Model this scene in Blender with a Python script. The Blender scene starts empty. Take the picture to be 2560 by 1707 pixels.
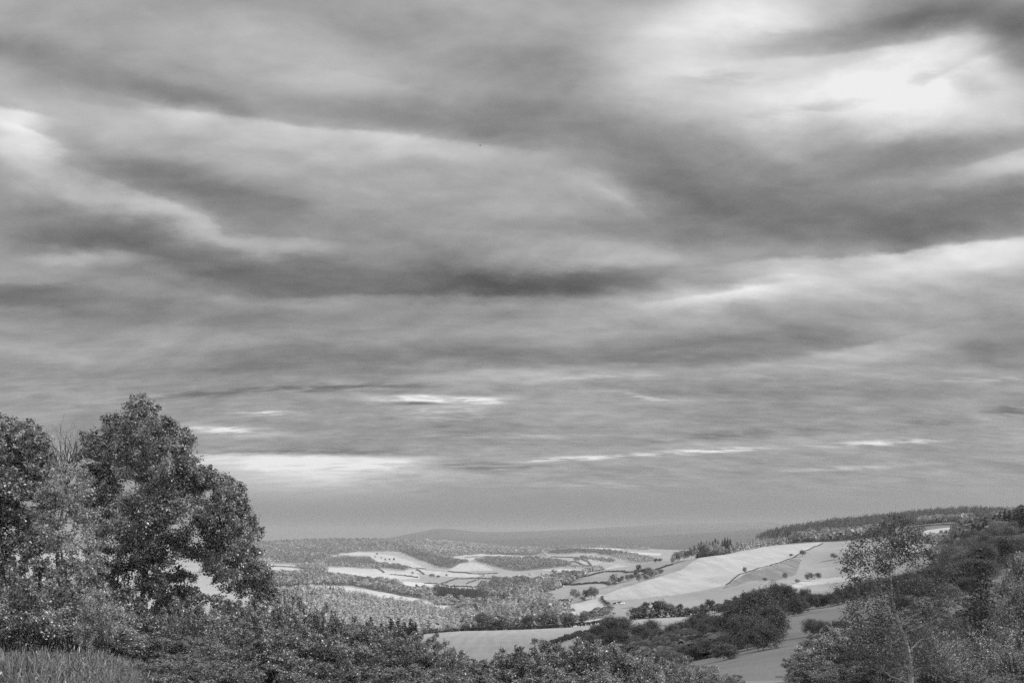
import bpy, math
import numpy as np

# ------------------------------------------------------------------ camera, sky, sun, exposure
SC = bpy.context.scene
COL = SC.collection
F = 2489.0          # focal length in photo pixels (2560 wide)
CX, HZ = 1280.0, 1350.0   # principal column and eye-level row in photo pixels
cd = bpy.data.cameras.new("camera")
cam = bpy.data.objects.new("camera", cd)
COL.objects.link(cam)
cd.sensor_width = 36.0
cd.lens = 36.0 * F / 2560.0
cd.shift_y = (HZ - 853.5) / 2560.0
cd.clip_start = 0.5
cd.clip_end = 90000.0
cam.location = (0, 0, 0)
cam.rotation_euler = (math.radians(90), 0, 0)
SC.camera = cam
SC.view_settings.view_transform = 'Standard'
SC.view_settings.look = 'None'
SC.view_settings.exposure = 0.0
SC.view_settings.gamma = 1.0
SC.cycles.use_denoising = False
SC.cycles.max_bounces = 5
SC.cycles.volume_bounces = 0
SC.cycles.transparent_max_bounces = 16

SUN_AZ, SUN_EL = 100.0, 38.0     # degrees clockwise from the view direction, elevation
SV = np.array([math.cos(math.radians(SUN_EL)) * math.sin(math.radians(SUN_AZ)),
               math.cos(math.radians(SUN_EL)) * math.cos(math.radians(SUN_AZ)),
               math.sin(math.radians(SUN_EL))])
sl = bpy.data.lights.new("sun", 'SUN')
sl.energy = 5.0
sl.angle = math.radians(1.5)
sl.color = (1, 1, 1)
sun = bpy.data.objects.new("sun", sl)
COL.objects.link(sun)
sun.rotation_euler = (math.radians(90 - SUN_EL), 0, math.radians(180 - SUN_AZ))

W = bpy.data.worlds.new("World")
SC.world = W
W.use_nodes = True
W.cycles.sampling_method = 'MANUAL'
W.cycles.sample_map_resolution = 256
NT = W.node_tree
NT.nodes.clear()


class E:
    """A number carried by a node socket; arithmetic on it adds Math nodes."""
    def __init__(s, sock): s.s = sock
    @staticmethod
    def m(op, *a, clamp=False):
        n = NT.nodes.new('ShaderNodeMath'); n.operation = op; n.use_clamp = clamp
        for i, x in enumerate(a):
            if isinstance(x, E): NT.links.new(x.s, n.inputs[i])
            else: n.inputs[i].default_value = x
        return E(n.outputs[0])
    def __add__(s, o): return E.m('ADD', s, o)
    __radd__ = __add__
    def __sub__(s, o): return E.m('SUBTRACT', s, o)
    def __rsub__(s, o): return E.m('SUBTRACT', o, s)
    def __mul__(s, o): return E.m('MULTIPLY', s, o)
    __rmul__ = __mul__
    def __truediv__(s, o): return E.m('DIVIDE', s, o)
    def mad(s, a, b): return E.m('MULTIPLY_ADD', s, a, b)


def comb(x, y, z=0.0):
    n = NT.nodes.new('ShaderNodeCombineXYZ')
    for i, v in enumerate((x, y, z)):
        if isinstance(v, E): NT.links.new(v.s, n.inputs[i])
        else: n.inputs[i].default_value = v
    return n.outputs[0]


def noise(vec, scale, detail=5.0, rough=0.55, lac=2.0, distort=0.0):
    n = NT.nodes.new('ShaderNodeTexNoise')
    n.noise_dimensions = '3D'
    NT.links.new(vec, n.inputs['Vector'])
    n.inputs['Scale'].default_value = scale
    n.inputs['Detail'].default_value = detail
    n.inputs['Roughness'].default_value = rough
    n.inputs['Lacunarity'].default_value = lac
    n.inputs['Distortion'].default_value = distort
    return n


def sstep(x, a, b, c=0.0, d=1.0):
    n = NT.nodes.new('ShaderNodeMapRange'); n.interpolation_type = 'SMOOTHERSTEP'
    NT.links.new(x.s, n.inputs['Value'])
    for k, v in zip(('From Min', 'From Max', 'To Min', 'To Max'), (a, b, c, d)): n.inputs[k].default_value = v
    return E(n.outputs[0])


def build_sky():
    geo = NT.nodes.new('ShaderNodeTexCoord')
    sep = NT.nodes.new('ShaderNodeSeparateXYZ')
    NT.links.new(geo.outputs['Generated'], sep.inputs[0])
    dx, dy, dz = (E(o) for o in sep.outputs)
    fy = E.m('MAXIMUM', dy, 0.12)
    # direction on the world's north tangent plane, in thousands of photo pixels
    U = (dx / fy).mad(F / 1000, CX / 1000)
    V = HZ / 1000 - (dz / fy) * (F / 1000)
    el = E.m('MAXIMUM', dz, 0.0)
    # cloud-deck coordinates (perspective flattening towards the horizon)
    q = el + 0.24
    px, py = dx / q * 0.78, dy / q
    P = comb(px, py, 0.0)
    Pd = comb(px, py + 0.045, 0.0)
    # domain warp
    wn = noise(P, 3.2, 8.0, 0.60)
    wsep = NT.nodes.new('ShaderNodeSeparateColor')
    NT.links.new(wn.outputs['Color'], wsep.inputs[0])
    damp = sstep(V, 1.25, 0.55, 0.16, 1.0)
    a1, a2 = (E(wsep.outputs[0]) - 0.5) * damp, (E(wsep.outputs[1]) - 0.5) * damp
    wvec = comb(U + a1 * 0.34, V + a2 * 0.20)
    evec = comb(U + a1 * 0.26, V + a2 * 0.105)
    uvec = comb(U + a1 * 0.30, V + a2 * 0.07)

    acc = None
    def blob(c, vec, mod=None):
        nonlocal acc
        cx, cy, sx, sy, ang, amp = c
        mp = NT.nodes.new('ShaderNodeMapping'); mp.vector_type = 'TEXTURE'
        NT.links.new(vec, mp.inputs['Vector'])
        mp.inputs['Location'].default_value = (cx, cy, 0)
        mp.inputs['Rotation'].default_value = (0, 0, math.radians(ang))
        mp.inputs['Scale'].default_value = (sx, sy, 1)
        dt = NT.nodes.new('ShaderNodeVectorMath'); dt.operation = 'DOT_PRODUCT'
        NT.links.new(mp.outputs[0], dt.inputs[0]); NT.links.new(mp.outputs[0], dt.inputs[1])
        g = E.m('EXPONENT', E.m('POWER', E(dt.outputs['Value']), 1.3) * -0.6)
        if mod is not None: g = g * mod
        acc = g * amp if acc is None else g.mad(amp, acc)

    # broad light and dark sheets of the deck: centre, half sizes, tilt, tone (thousands of photo pixels)
    def chained(vec):      # makes a batch wait for the sum so far, which keeps the shader's stack small
        n = NT.nodes.new('ShaderNodeVectorMath'); n.operation = 'MULTIPLY_ADD'
        NT.links.new(acc.s, n.inputs[0]); n.inputs[1].default_value = (1e-7, 1e-7, 0); NT.links.new(vec, n.inputs[2])
        return n.outputs[0]
    for i, c in enumerate(SKY_BLOBS):
        if i and i % 6 == 0: wvec = chained(wvec)
        blob(c, wvec)
    streak = sstep(E(noise(comb(px * 1.1, py * 3.0, 7.0), 11.0, 6.0, 0.6).outputs['Fac']), 0.36, 0.62, 0.05, 1.25)
    for i, c in enumerate(SKY_FINE):
        if i % 6 == 0: uvec = chained(uvec)
        blob(c[:6], uvec, None if len(c) > 6 else streak)
    # sheet edges: a crisp lit rim that fades away from the edge
    for i, (cx, cy, sx, h, ang, amp) in enumerate(SKY_EDGES):
        if i % 5 == 0: evec = chained(evec)
        mp = NT.nodes.new('ShaderNodeMapping'); mp.vector_type = 'TEXTURE'
        NT.links.new(evec, mp.inputs['Vector'])
        mp.inputs['Location'].default_value = (cx, cy, 0)
        mp.inputs['Rotation'].default_value = (0, 0, math.radians(ang))
        mp.inputs['Scale'].default_value = (sx, h, 1)
        sp = NT.nodes.new('ShaderNodeSeparateXYZ'); NT.links.new(mp.outputs[0], sp.inputs[0])
        lx, ly = E(sp.outputs[0]), E(sp.outputs[1])
        w = abs(h)
        k = sstep(ly, -0.006 / w - 0.08, 0.006 / w + 0.08)
        e = E.m('EXPONENT', lx * lx * -0.7 - E.m('MAXIMUM', ly, 0.0) * 0.85)
        acc = (k * e).mad(amp, acc)
    # texture of the deck
    n1 = E(noise(P, 3.0, 8.0, 0.55, 2.1, 0.25).outputs['Fac'])
    n1d = E(noise(Pd, 3.0, 4.0, 0.50, 2.1, 0.25).outputs['Fac'])
    n2 = E(noise(comb(px * 0.8, py * 1.1, 4.0), 9.0, 7.0, 0.58, 2.0, 0.5).outputs['Fac']) - 0.5
    relief = n1 - n1d
    n3 = E(noise(comb(px * 0.9, py * 2.0, 14.0), 16.0, 6.0, 0.6, 2.0, 0.3).outputs['Fac']) - 0.5
    low = sstep(V, 0.75, 1.05)
    tex = (n1 - 0.5) * 0.19 + relief * 0.32 + n2 * 0.16 + n3 * (low * 0.18 + 0.05)
    hz = sstep(V, 1.18, 1.32)
    tone = acc * 0.85 + tex * sstep(V, 1.30, 1.16, 0.06, 1.0)
    base = sstep(V, 0.2, 1.25, 0.665, 0.605)
    S = base + tone
    front = sstep(dy, 0.15, 0.5)
    S = S * front + (0.90 + tex) * (1.0 - front)  # unseen sky behind and overhead made extra bright to fill the shaded slopes
    S = S + sstep(dz, 0.50, 0.75, 0.0, 0.25)
    S = S * (1.0 - hz) + (S * 0.25 + 0.345) * hz
    S = E.m('MINIMUM', E.m('MAXIMUM', S, 0.30), 0.965)
    L = E.m('POWER', S, 2.25)
    sky = NT.nodes.new('ShaderNodeTexSky'); sky.sky_type = 'NISHITA'; sky.sun_disc = False
    sky.sun_elevation = math.radians(SUN_EL); sky.sun_rotation = math.radians(SUN_AZ)
    bw = NT.nodes.new('ShaderNodeRGBToBW'); NT.links.new(sky.outputs[0], bw.inputs[0])
    L = L * 9.3 + E(bw.outputs[0]) * 0.03
    bg = NT.nodes.new('ShaderNodeBackground'); bg.inputs['Strength'].default_value = 0.1
    NT.links.new(L.s, bg.inputs['Color'])
    out = NT.nodes.new('ShaderNodeOutputWorld')
    NT.links.new(bg.outputs[0], out.inputs['Surface'])


SKY_BLOBS = [
    # upper right opening
    (1.92, 0.02, .26, .07, 0, .27), (1.70, 0.12, .24, .10, -15, .18), (1.98, 0.23, .42, .090, 0, .19), (2.36, 0.17, .19, .06, -22, .19),
    (2.22, 0.27, .30, .06, -5, .12), (2.52, 0.27, .10, .10, 0, .06), (2.42, 0.04, .30, .055, 4, -.24), (2.12, 0.095, .26, .032, -4, -.15),
    (2.58, 0.12, .09, .055, 0, -.20), (2.15, 0.15, .10, .02, -15, -.05), (2.43, 0.215, .05, .022, 10, -.13),
    (1.42, 0.20, .14, .12, 0, -.09), (1.15, 0.12, .25, .07, 5, -.03), (1.28, 0.29, .25, .055, 5, -.10), (1.66, 0.36, .2, .045, 12, -.08),
    # dark sheets right of centre
    (1.98, 0.49, .36, .050, 4, -.17), (1.95, 0.575, .40, .040, 2, -.14), (2.35, 0.375, .26, .038, -8, -.15), (2.46, 0.545, .25, .050, -6, -.17), (1.62, 0.43, .20, .045, 14, -.08),
    (2.50, 0.435, .14, .022, -12, .10), (1.52, 0.475, .10, .022, 18, .07),
    # right hand bright band
    (2.50, 0.650, .24, .030, -4, .20), (2.15, 0.660, .22, .024, -5, .08), (1.72, 0.740, .15, .024, -6, .10), (2.05, 0.720, .32, .032, -2, .12), (2.56, 0.70, .12, .03, 0, .08),
    (1.50, 0.615, .26, .035, 2, .11), (1.42, 0.695, .32, .028, -7, -.16), (1.86, 0.705, .12, .012, 4, -.08),
    # left side
    (0.0, 0.30, .075, .028, 15, .20), (0.03, 0.385, .095, .036, 22, .22), (0.12, 0.09, .3, .05, 5, -.01), (0.26, 0.205, .28, .040, 12, -.11),
    (0.02, 0.135, .10, .03, 0, -.09), (0.55, 0.12, .3, .05, 5, .04), (0.48, 0.262, .16, .022, 18, -.08), (0.60, 0.325, .28, .028, 6, .07), (1.05, 0.365, .28, .028, 4, .06),
    (1.00, 0.285, .30, .035, 6, -.08), (0.45, 0.37, .35, .05, 5, .05),
    (0.35, 0.44, .25, .035, 16, -.07), (0.62, 0.52, .34, .045, 12, -.13), (0.25, 0.495, .22, .025, 12, .07), (0.60, 0.585, .26, .020, 12, .08),
    (0.20, 0.575, .30, .046, 10, -.135), (0.48, 0.645, .36, .055, 10, -.135), (0.90, 0.700, .45, .060, 2, -.145), (1.30, 0.705, .25, .032, -4, -.09),
    (0.02, 0.725, .18, .030, 6, -.14), (0.40, 0.775, .38, .028, 4, -.11), (0.18, 0.645, .09, .016, 4, .13),
    (1.05, 0.755, .3, .014, 0, .06), (0.85, 0.80, .35, .02, 0, -.03),
    # lower sheets
    (0.95, 0.890, .45, .036, -2, -.13), (1.75, 0.880, .30, .034, -4, -.16), (2.54, 0.87, .16, .05, 0, -.12), (2.15, 0.885, .22, .024, -7, .10),
    (1.45, 0.930, .28, .016, -2, .09), (1.95, 0.98, .5, .018, 0, -.06), (0.30, 0.93, .35, .02, 0, -.03),
    (0.95, 1.06, .25, .024, 0, -.05), (1.55, 1.00, .15, .020, -3, .06),
]
SKY_EDGES = [   # centre, half length, depth below the edge (negative: above it), tilt, tone
    (0.80, 0.318, .42, .050, 5, .15), (0.36, 0.262, .14, .030, 16, .07), (0.40, 0.505, .22, .050, 19, .09), (0.24, 0.622, .18, .030, 8, .09), (0.70, 0.585, .20, .030, 9, .06),
    (2.25, 0.625, .36, .050, -4, .24), (1.80, 0.726, .15, .035, -7, .16), (1.93, 0.692, .09, .018, -5, .10), (2.15, 0.132, .24, .060, -6, .14), (2.42, 0.175, .12, .050, -25, .10),
    (1.40, 0.915, .20, .022, -3, .10), (2.12, 0.868, .20, .032, -10, .11), (0.74, 1.136, .26, .075, 1, .52), (1.08, 0.990, .14, .018, 0, .34), (0.02, 0.272, .085, .034, 16, .20),
    (0.06, 0.335, .07, .050, 30, .14), (0.05, 0.700, .20, .045, 6, -.10), (1.00, 0.738, .34, .030, 0, .09), (1.52, 0.480, .12, .030, 22, .06), (2.50, 0.392, .10, .035, -16, .12),
    (0.55, 0.975, .18, .018, -4, .06), (0.55, 1.060, .10, .020, 3, .14), (1.55, 0.825, .20, .025, 0, .06), (0.95, 0.200, .20, .050, 12, .05), (1.85, 1.100, .30, .018, -3, .09), (1.25, 1.120, .22, .016, -1, .10),
]
SKY_FINE = [
    (2.31, 0.205, .06, .016, -20, -.14), (2.05, 0.275, .16, .014, -10, -.09), (1.83, 0.20, .12, .016, 0, -.09), (1.95, 0.08, .12, .014, 5, -.06),
    (1.09, 1.000, .12, .0075, 0, .42), (1.05, 1.009, .07, .0040, 0, -.34), (1.10, 1.035, .12, .020, 0, .12), (0.66, 1.029, .06, .0055, 0, .32),
    (0.57, 1.073, .08, .010, 3, .28), (0.80, 1.165, .22, .016, 1, .12), (0.75, 1.130, .30, .008, 0, -.14), (1.20, 1.166, .14, .012, 0, -.16),
    (1.43, 1.146, .13, .0055, -3, .34), (1.75, 1.128, .14, .0055, -3, .36), (2.20, 1.106, .12, .0065, -2, .32), (0.97, 1.160, .08, .007, 0, .14),
    (0.86, 0.968, .16, .009, -1, -.20), (0.50, 0.985, .16, .007, -4, -.16), (1.85, 1.085, .24, .010, -3, -.12), (2.32, 1.055, .06, .006, 2, -.16),
    (2.54, 1.025, .07, .010, 0, -.20), (2.1, 1.17, .12, .005, -2, .16), (1.5, 1.21, .15, .008, 0, .09), (1.62, 0.995, .08, .007, 8, .20), (1.50, 0.945, .12, .006, -2, .12),
    (1.9, 1.15, .25, .012, -3, -.05), (0.9, 1.20, .3, .010, 0, .05), (1.25, 1.09, .2, .006, 0, .10), (2.45, 0.95, .12, .006, -2, .12),
]
build_sky()

# ------------------------------------------------------------------ helpers
RNG = np.random.default_rng(7)


def vnoise(x, y, seed=0):
    """Smooth value noise in numpy, -1..1."""
    xi, yi = np.floor(x).astype(np.int64), np.floor(y).astype(np.int64)
    fx, fy = x - xi, y - yi
    fx, fy = fx * fx * (3 - 2 * fx), fy * fy * (3 - 2 * fy)
    def h(a, b):
        n = (a * 374761393 + b * 668265263 + seed * 1442695041) & 0xffffffff
        n = ((n ^ (n >> 13)) * 1274126177) & 0xffffffff
        return ((n ^ (n >> 16)) & 0xffff) / 32767.5 - 1.0
    return ((h(xi, yi) * (1 - fx) + h(xi + 1, yi) * fx) * (1 - fy) + (h(xi, yi + 1) * (1 - fx) + h(xi + 1, yi + 1) * fx) * fy)


def fbm(x, y, seed=0, n=4):
    r, a = 0, 1.0
    for i in range(n):
        r = r + a * vnoise(x * 2 ** i + 17.3 * i, y * 2 ** i - 9.1 * i, seed + i); a *= 0.5
    return r


def sm(x, a, b):
    t = np.clip((x - a) / (b - a), 0, 1)
    return t * t * (3 - 2 * t)


def mesh_np(name, V, faces, mats, tone=None, midx=None, smooth=False):
    """faces: list of (n,k) index arrays; tone: one value per face."""
    me = bpy.data.meshes.new(name)
    V = np.ascontiguousarray(V, dtype=np.float32)
    faces = [np.asarray(f, dtype=np.int32) for f in faces if len(f)]
    me.vertices.add(len(V)); me.vertices.foreach_set('co', V.ravel())
    nl = sum(f.size for f in faces); npoly = sum(len(f) for f in faces)
    me.loops.add(nl); me.polygons.add(npoly)
    me.loops.foreach_set('vertex_index', np.concatenate([f.ravel() for f in faces]))
    tot = np.concatenate([np.full(len(f), f.shape[1], np.int32) for f in faces])
    me.polygons.foreach_set('loop_start', np.concatenate([[0], np.cumsum(tot)[:-1]]).astype(np.int32))
    if midx is not None: me.polygons.foreach_set('material_index', np.asarray(midx, np.int32))
    if smooth: me.polygons.foreach_set('use_smooth', np.ones(npoly, bool))
    for m in mats: me.materials.append(m)
    if tone is not None:
        at = me.attributes.new('tone', 'FLOAT', 'FACE'); at.data.foreach_set('value', np.asarray(tone, np.float32))
    me.update(calc_edges=True)
    return me


def link(name, me, parent=None, loc=(0, 0, 0), rz=0.0, sc=1.0):
    o = bpy.data.objects.new(name, me); COL.objects.link(o)
    o.location = loc; o.rotation_euler = (0, 0, rz)
    o.scale = (sc, sc, sc) if np.isscalar(sc) else sc
    if parent is not None: o.parent = parent
    return o


def tag(o, label, cat=None, group=None, kind=None):
    o['label'] = label
    if cat: o['category'] = cat
    if group: o['group'] = group
    if kind: o['kind'] = kind
    return o


ORD = ['', 'first', 'second', 'third', 'fourth', 'fifth', 'sixth', 'seventh', 'eighth', 'ninth', 'tenth', 'eleventh', 'twelfth', 'thirteenth',
       'fourteenth', 'fifteenth', 'sixteenth', 'seventeenth', 'eighteenth', 'nineteenth', 'twentieth']
TENS = {2: 'twenty', 3: 'thirty', 4: 'forty', 5: 'fifty', 6: 'sixty', 7: 'seventy'}


def nth(i, n):
    if n == 1: return 'only'
    if i == 1: return 'leftmost'
    if i == n: return 'rightmost'
    if i <= 20: w = ORD[i]
    elif i % 10 == 0: w = TENS[i // 10][:-1] + 'ieth'
    else: w = TENS[i // 10] + '-' + ORD[i % 10]
    return w + ' from left'


# ------------------------------------------------------------------ materials
def node_mat(name):
    m = bpy.data.materials.new(name); m.use_nodes = True
    nt = m.node_tree; nt.nodes.clear()
    return m, nt


def soil_mat(name, albedo, var=0.25, scales=(0.004, 0.03, 0.35), bump=0.0, streak=None):
    """Ground: grey albedo broken up at three scales; streak = (angle, spacing, amount) for mowing or drill lines."""
    m, nt = node_mat(name)
    L, N = nt.links, nt.nodes
    tc = N.new('ShaderNodeNewGeometry')
    val = None
    for i, (s, w) in enumerate(zip(scales, (0.9, 0.7, 0.6))):
        n = N.new('ShaderNodeTexNoise'); n.inputs['Scale'].default_value = s; n.inputs['Detail'].default_value = 5
        n.inputs['Roughness'].default_value = 0.6
        L.new(tc.outputs['Position'], n.inputs['Vector'])
        a = N.new('ShaderNodeMath'); a.operation = 'MULTIPLY_ADD'
        L.new(n.outputs['Fac'], a.inputs[0]); a.inputs[1].default_value = w * var * 2
        if val is None: a.inputs[2].default_value = 1.0 - var * 2.2 / 2 * 1.0
        else: L.new(val, a.inputs[2])
        val = a.outputs[0]
    if streak:
        ang, sp, amt = streak
        mp = N.new('ShaderNodeMapping'); mp.inputs['Rotation'].default_value = (0, 0, ang)
        mp.inputs['Scale'].default_value = (1 / sp, 0.06 / sp, 0.0)
        L.new(tc.outputs['Position'], mp.inputs['Vector'])
        n = N.new('ShaderNodeTexNoise'); n.inputs['Scale'].default_value = 1.0; n.inputs['Detail'].default_value = 3
        L.new(mp.outputs[0], n.inputs['Vector'])
        a = N.new('ShaderNodeMath'); a.operation = 'MULTIPLY_ADD'
        L.new(n.outputs['Fac'], a.inputs[0]); a.inputs[1].default_value = amt * 2; a.inputs[2].default_value = 1 - amt
        b = N.new('ShaderNodeMath'); b.operation = 'MULTIPLY'
        L.new(a.outputs[0], b.inputs[0]); L.new(val, b.inputs[1]); val = b.outputs[0]
    c = N.new('ShaderNodeMath'); c.operation = 'MULTIPLY'; c.inputs[1].default_value = albedo
    L.new(val, c.inputs[0])
    bs = N.new('ShaderNodeBsdfDiffuse'); bs.inputs['Roughness'].default_value = 0.6
    L.new(c.outputs[0], bs.inputs['Color'])
    o = N.new('ShaderNodeOutputMaterial'); L.new(bs.outputs[0], o.inputs['Surface'])
    return m


def leaf_mat(name, lo, hi, trans=0.35, gloss=0.06, rough=0.38, objvar=0.25):
    """Leaves: each face has its own tone between lo and hi; light passes through; slight sheen."""
    m, nt = node_mat(name)
    L, N = nt.links, nt.nodes
    at = N.new('ShaderNodeAttribute'); at.attribute_name = 'tone'
    mr = N.new('ShaderNodeMapRange'); mr.inputs['To Min'].default_value = lo; mr.inputs['To Max'].default_value = hi
    L.new(at.outputs['Fac'], mr.inputs['Value'])
    oi = N.new('ShaderNodeObjectInfo')
    ov = N.new('ShaderNodeMath'); ov.operation = 'MULTIPLY_ADD'
    L.new(oi.outputs['Random'], ov.inputs[0]); ov.inputs[1].default_value = 2 * objvar; ov.inputs[2].default_value = 1 - objvar
    c = N.new('ShaderNodeMath'); c.operation = 'MULTIPLY'
    L.new(mr.outputs[0], c.inputs[0]); L.new(ov.outputs[0], c.inputs[1])
    d = N.new('ShaderNodeBsdfDiffuse'); t = N.new('ShaderNodeBsdfTranslucent')
    L.new(c.outputs[0], d.inputs['Color']); L.new(c.outputs[0], t.inputs['Color'])
    mx = N.new('ShaderNodeMixShader'); mx.inputs[0].default_value = trans
    L.new(d.outputs[0], mx.inputs[1]); L.new(t.outputs[0], mx.inputs[2])
    out = mx.outputs[0]
    if gloss:
        g = N.new('ShaderNodeBsdfGlossy'); g.inputs['Roughness'].default_value = rough; g.inputs['Color'].default_value = (.9, .9, .9, 1)
        m2 = N.new('ShaderNodeMixShader'); m2.inputs[0].default_value = gloss
        L.new(out, m2.inputs[1]); L.new(g.outputs[0], m2.inputs[2]); out = m2.outputs[0]
    o = N.new('ShaderNodeOutputMaterial'); L.new(out, o.inputs['Surface'])
    return m


def plain_mat(name, albedo, rough=0.8, nscale=3.0, nvar=0.3):
    m, nt = node_mat(name)
    L, N = nt.links, nt.nodes
    tc = N.new('ShaderNodeTexCoord')
    n = N.new('ShaderNodeTexNoise'); n.inputs['Scale'].default_value = nscale; n.inputs['Detail'].default_value = 6
    L.new(tc.outputs['Object'], n.inputs['Vector'])
    a = N.new('ShaderNodeMapRange'); a.inputs['To Min'].default_value = albedo * (1 - nvar); a.inputs['To Max'].default_value = albedo * (1 + nvar)
    L.new(n.outputs['Fac'], a.inputs['Value'])
    b = N.new('ShaderNodeBsdfPrincipled'); b.inputs['Roughness'].default_value = rough
    L.new(a.outputs[0], b.inputs['Base Color'])
    o = N.new('ShaderNodeOutputMaterial'); L.new(b.outputs[0], o.inputs['Surface'])
    return m


M_LEAF_DARK = leaf_mat('leaf_dark', 0.025, 0.75, gloss=0.10)        # near trees and hedges
M_LEAF_PALE = leaf_mat('leaf_pale', 0.12, 0.75, gloss=0.07)
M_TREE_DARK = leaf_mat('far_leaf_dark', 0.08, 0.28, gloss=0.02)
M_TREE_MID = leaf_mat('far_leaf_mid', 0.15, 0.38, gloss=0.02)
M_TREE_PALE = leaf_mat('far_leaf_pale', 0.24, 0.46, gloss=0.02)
M_CONIFER = leaf_mat('conifer_needles', 0.04, 0.13, trans=0.15, gloss=0.0)
M_CONIFER_MID = leaf_mat('conifer_needles_mid', 0.13, 0.30, trans=0.2, gloss=0.0)
M_FIR = leaf_mat('fir_needles', 0.03, 0.22, trans=0.15, gloss=0.03)
M_VALLEY = leaf_mat('valley_leaf', 0.13, 0.32, gloss=0.02)
M_HEDGE = leaf_mat('hedge_leaf', 0.06, 0.16, gloss=0.02)
M_GRASS = leaf_mat('grass_blade', 0.05, 0.62, trans=0.4, gloss=0.05)
M_BARK = plain_mat('bark', 0.13, 0.9, 6.0, 0.6)
M_BARK_PALE = plain_mat('bark_pale', 0.20, 0.85, 5.0, 0.55)
M_BARK_LIGHT = plain_mat('bark_light', 0.42, 0.85, 5.0, 0.5)
M_TWIG = plain_mat('twig', 0.07, 0.9, 6.0, 0.4)
M_WALL = plain_mat('lime_render', 0.75, 0.9, 0.6, 0.12)
M_ROOF = plain_mat('roof_tile', 0.28, 0.9, 1.5, 0.35)
M_GLASS = plain_mat('window_glass', 0.05, 0.15, 1.0, 0.1)
M_BALE = plain_mat('bale_wrap', 0.8, 0.4, 2.0, 0.08)
M_BIRD = plain_mat('feather', 0.03, 0.8, 20.0, 0.3)
M_CLOUD = plain_mat('cloud_vapour', 0.6, 1.0, 0.002, 0.2)

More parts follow.
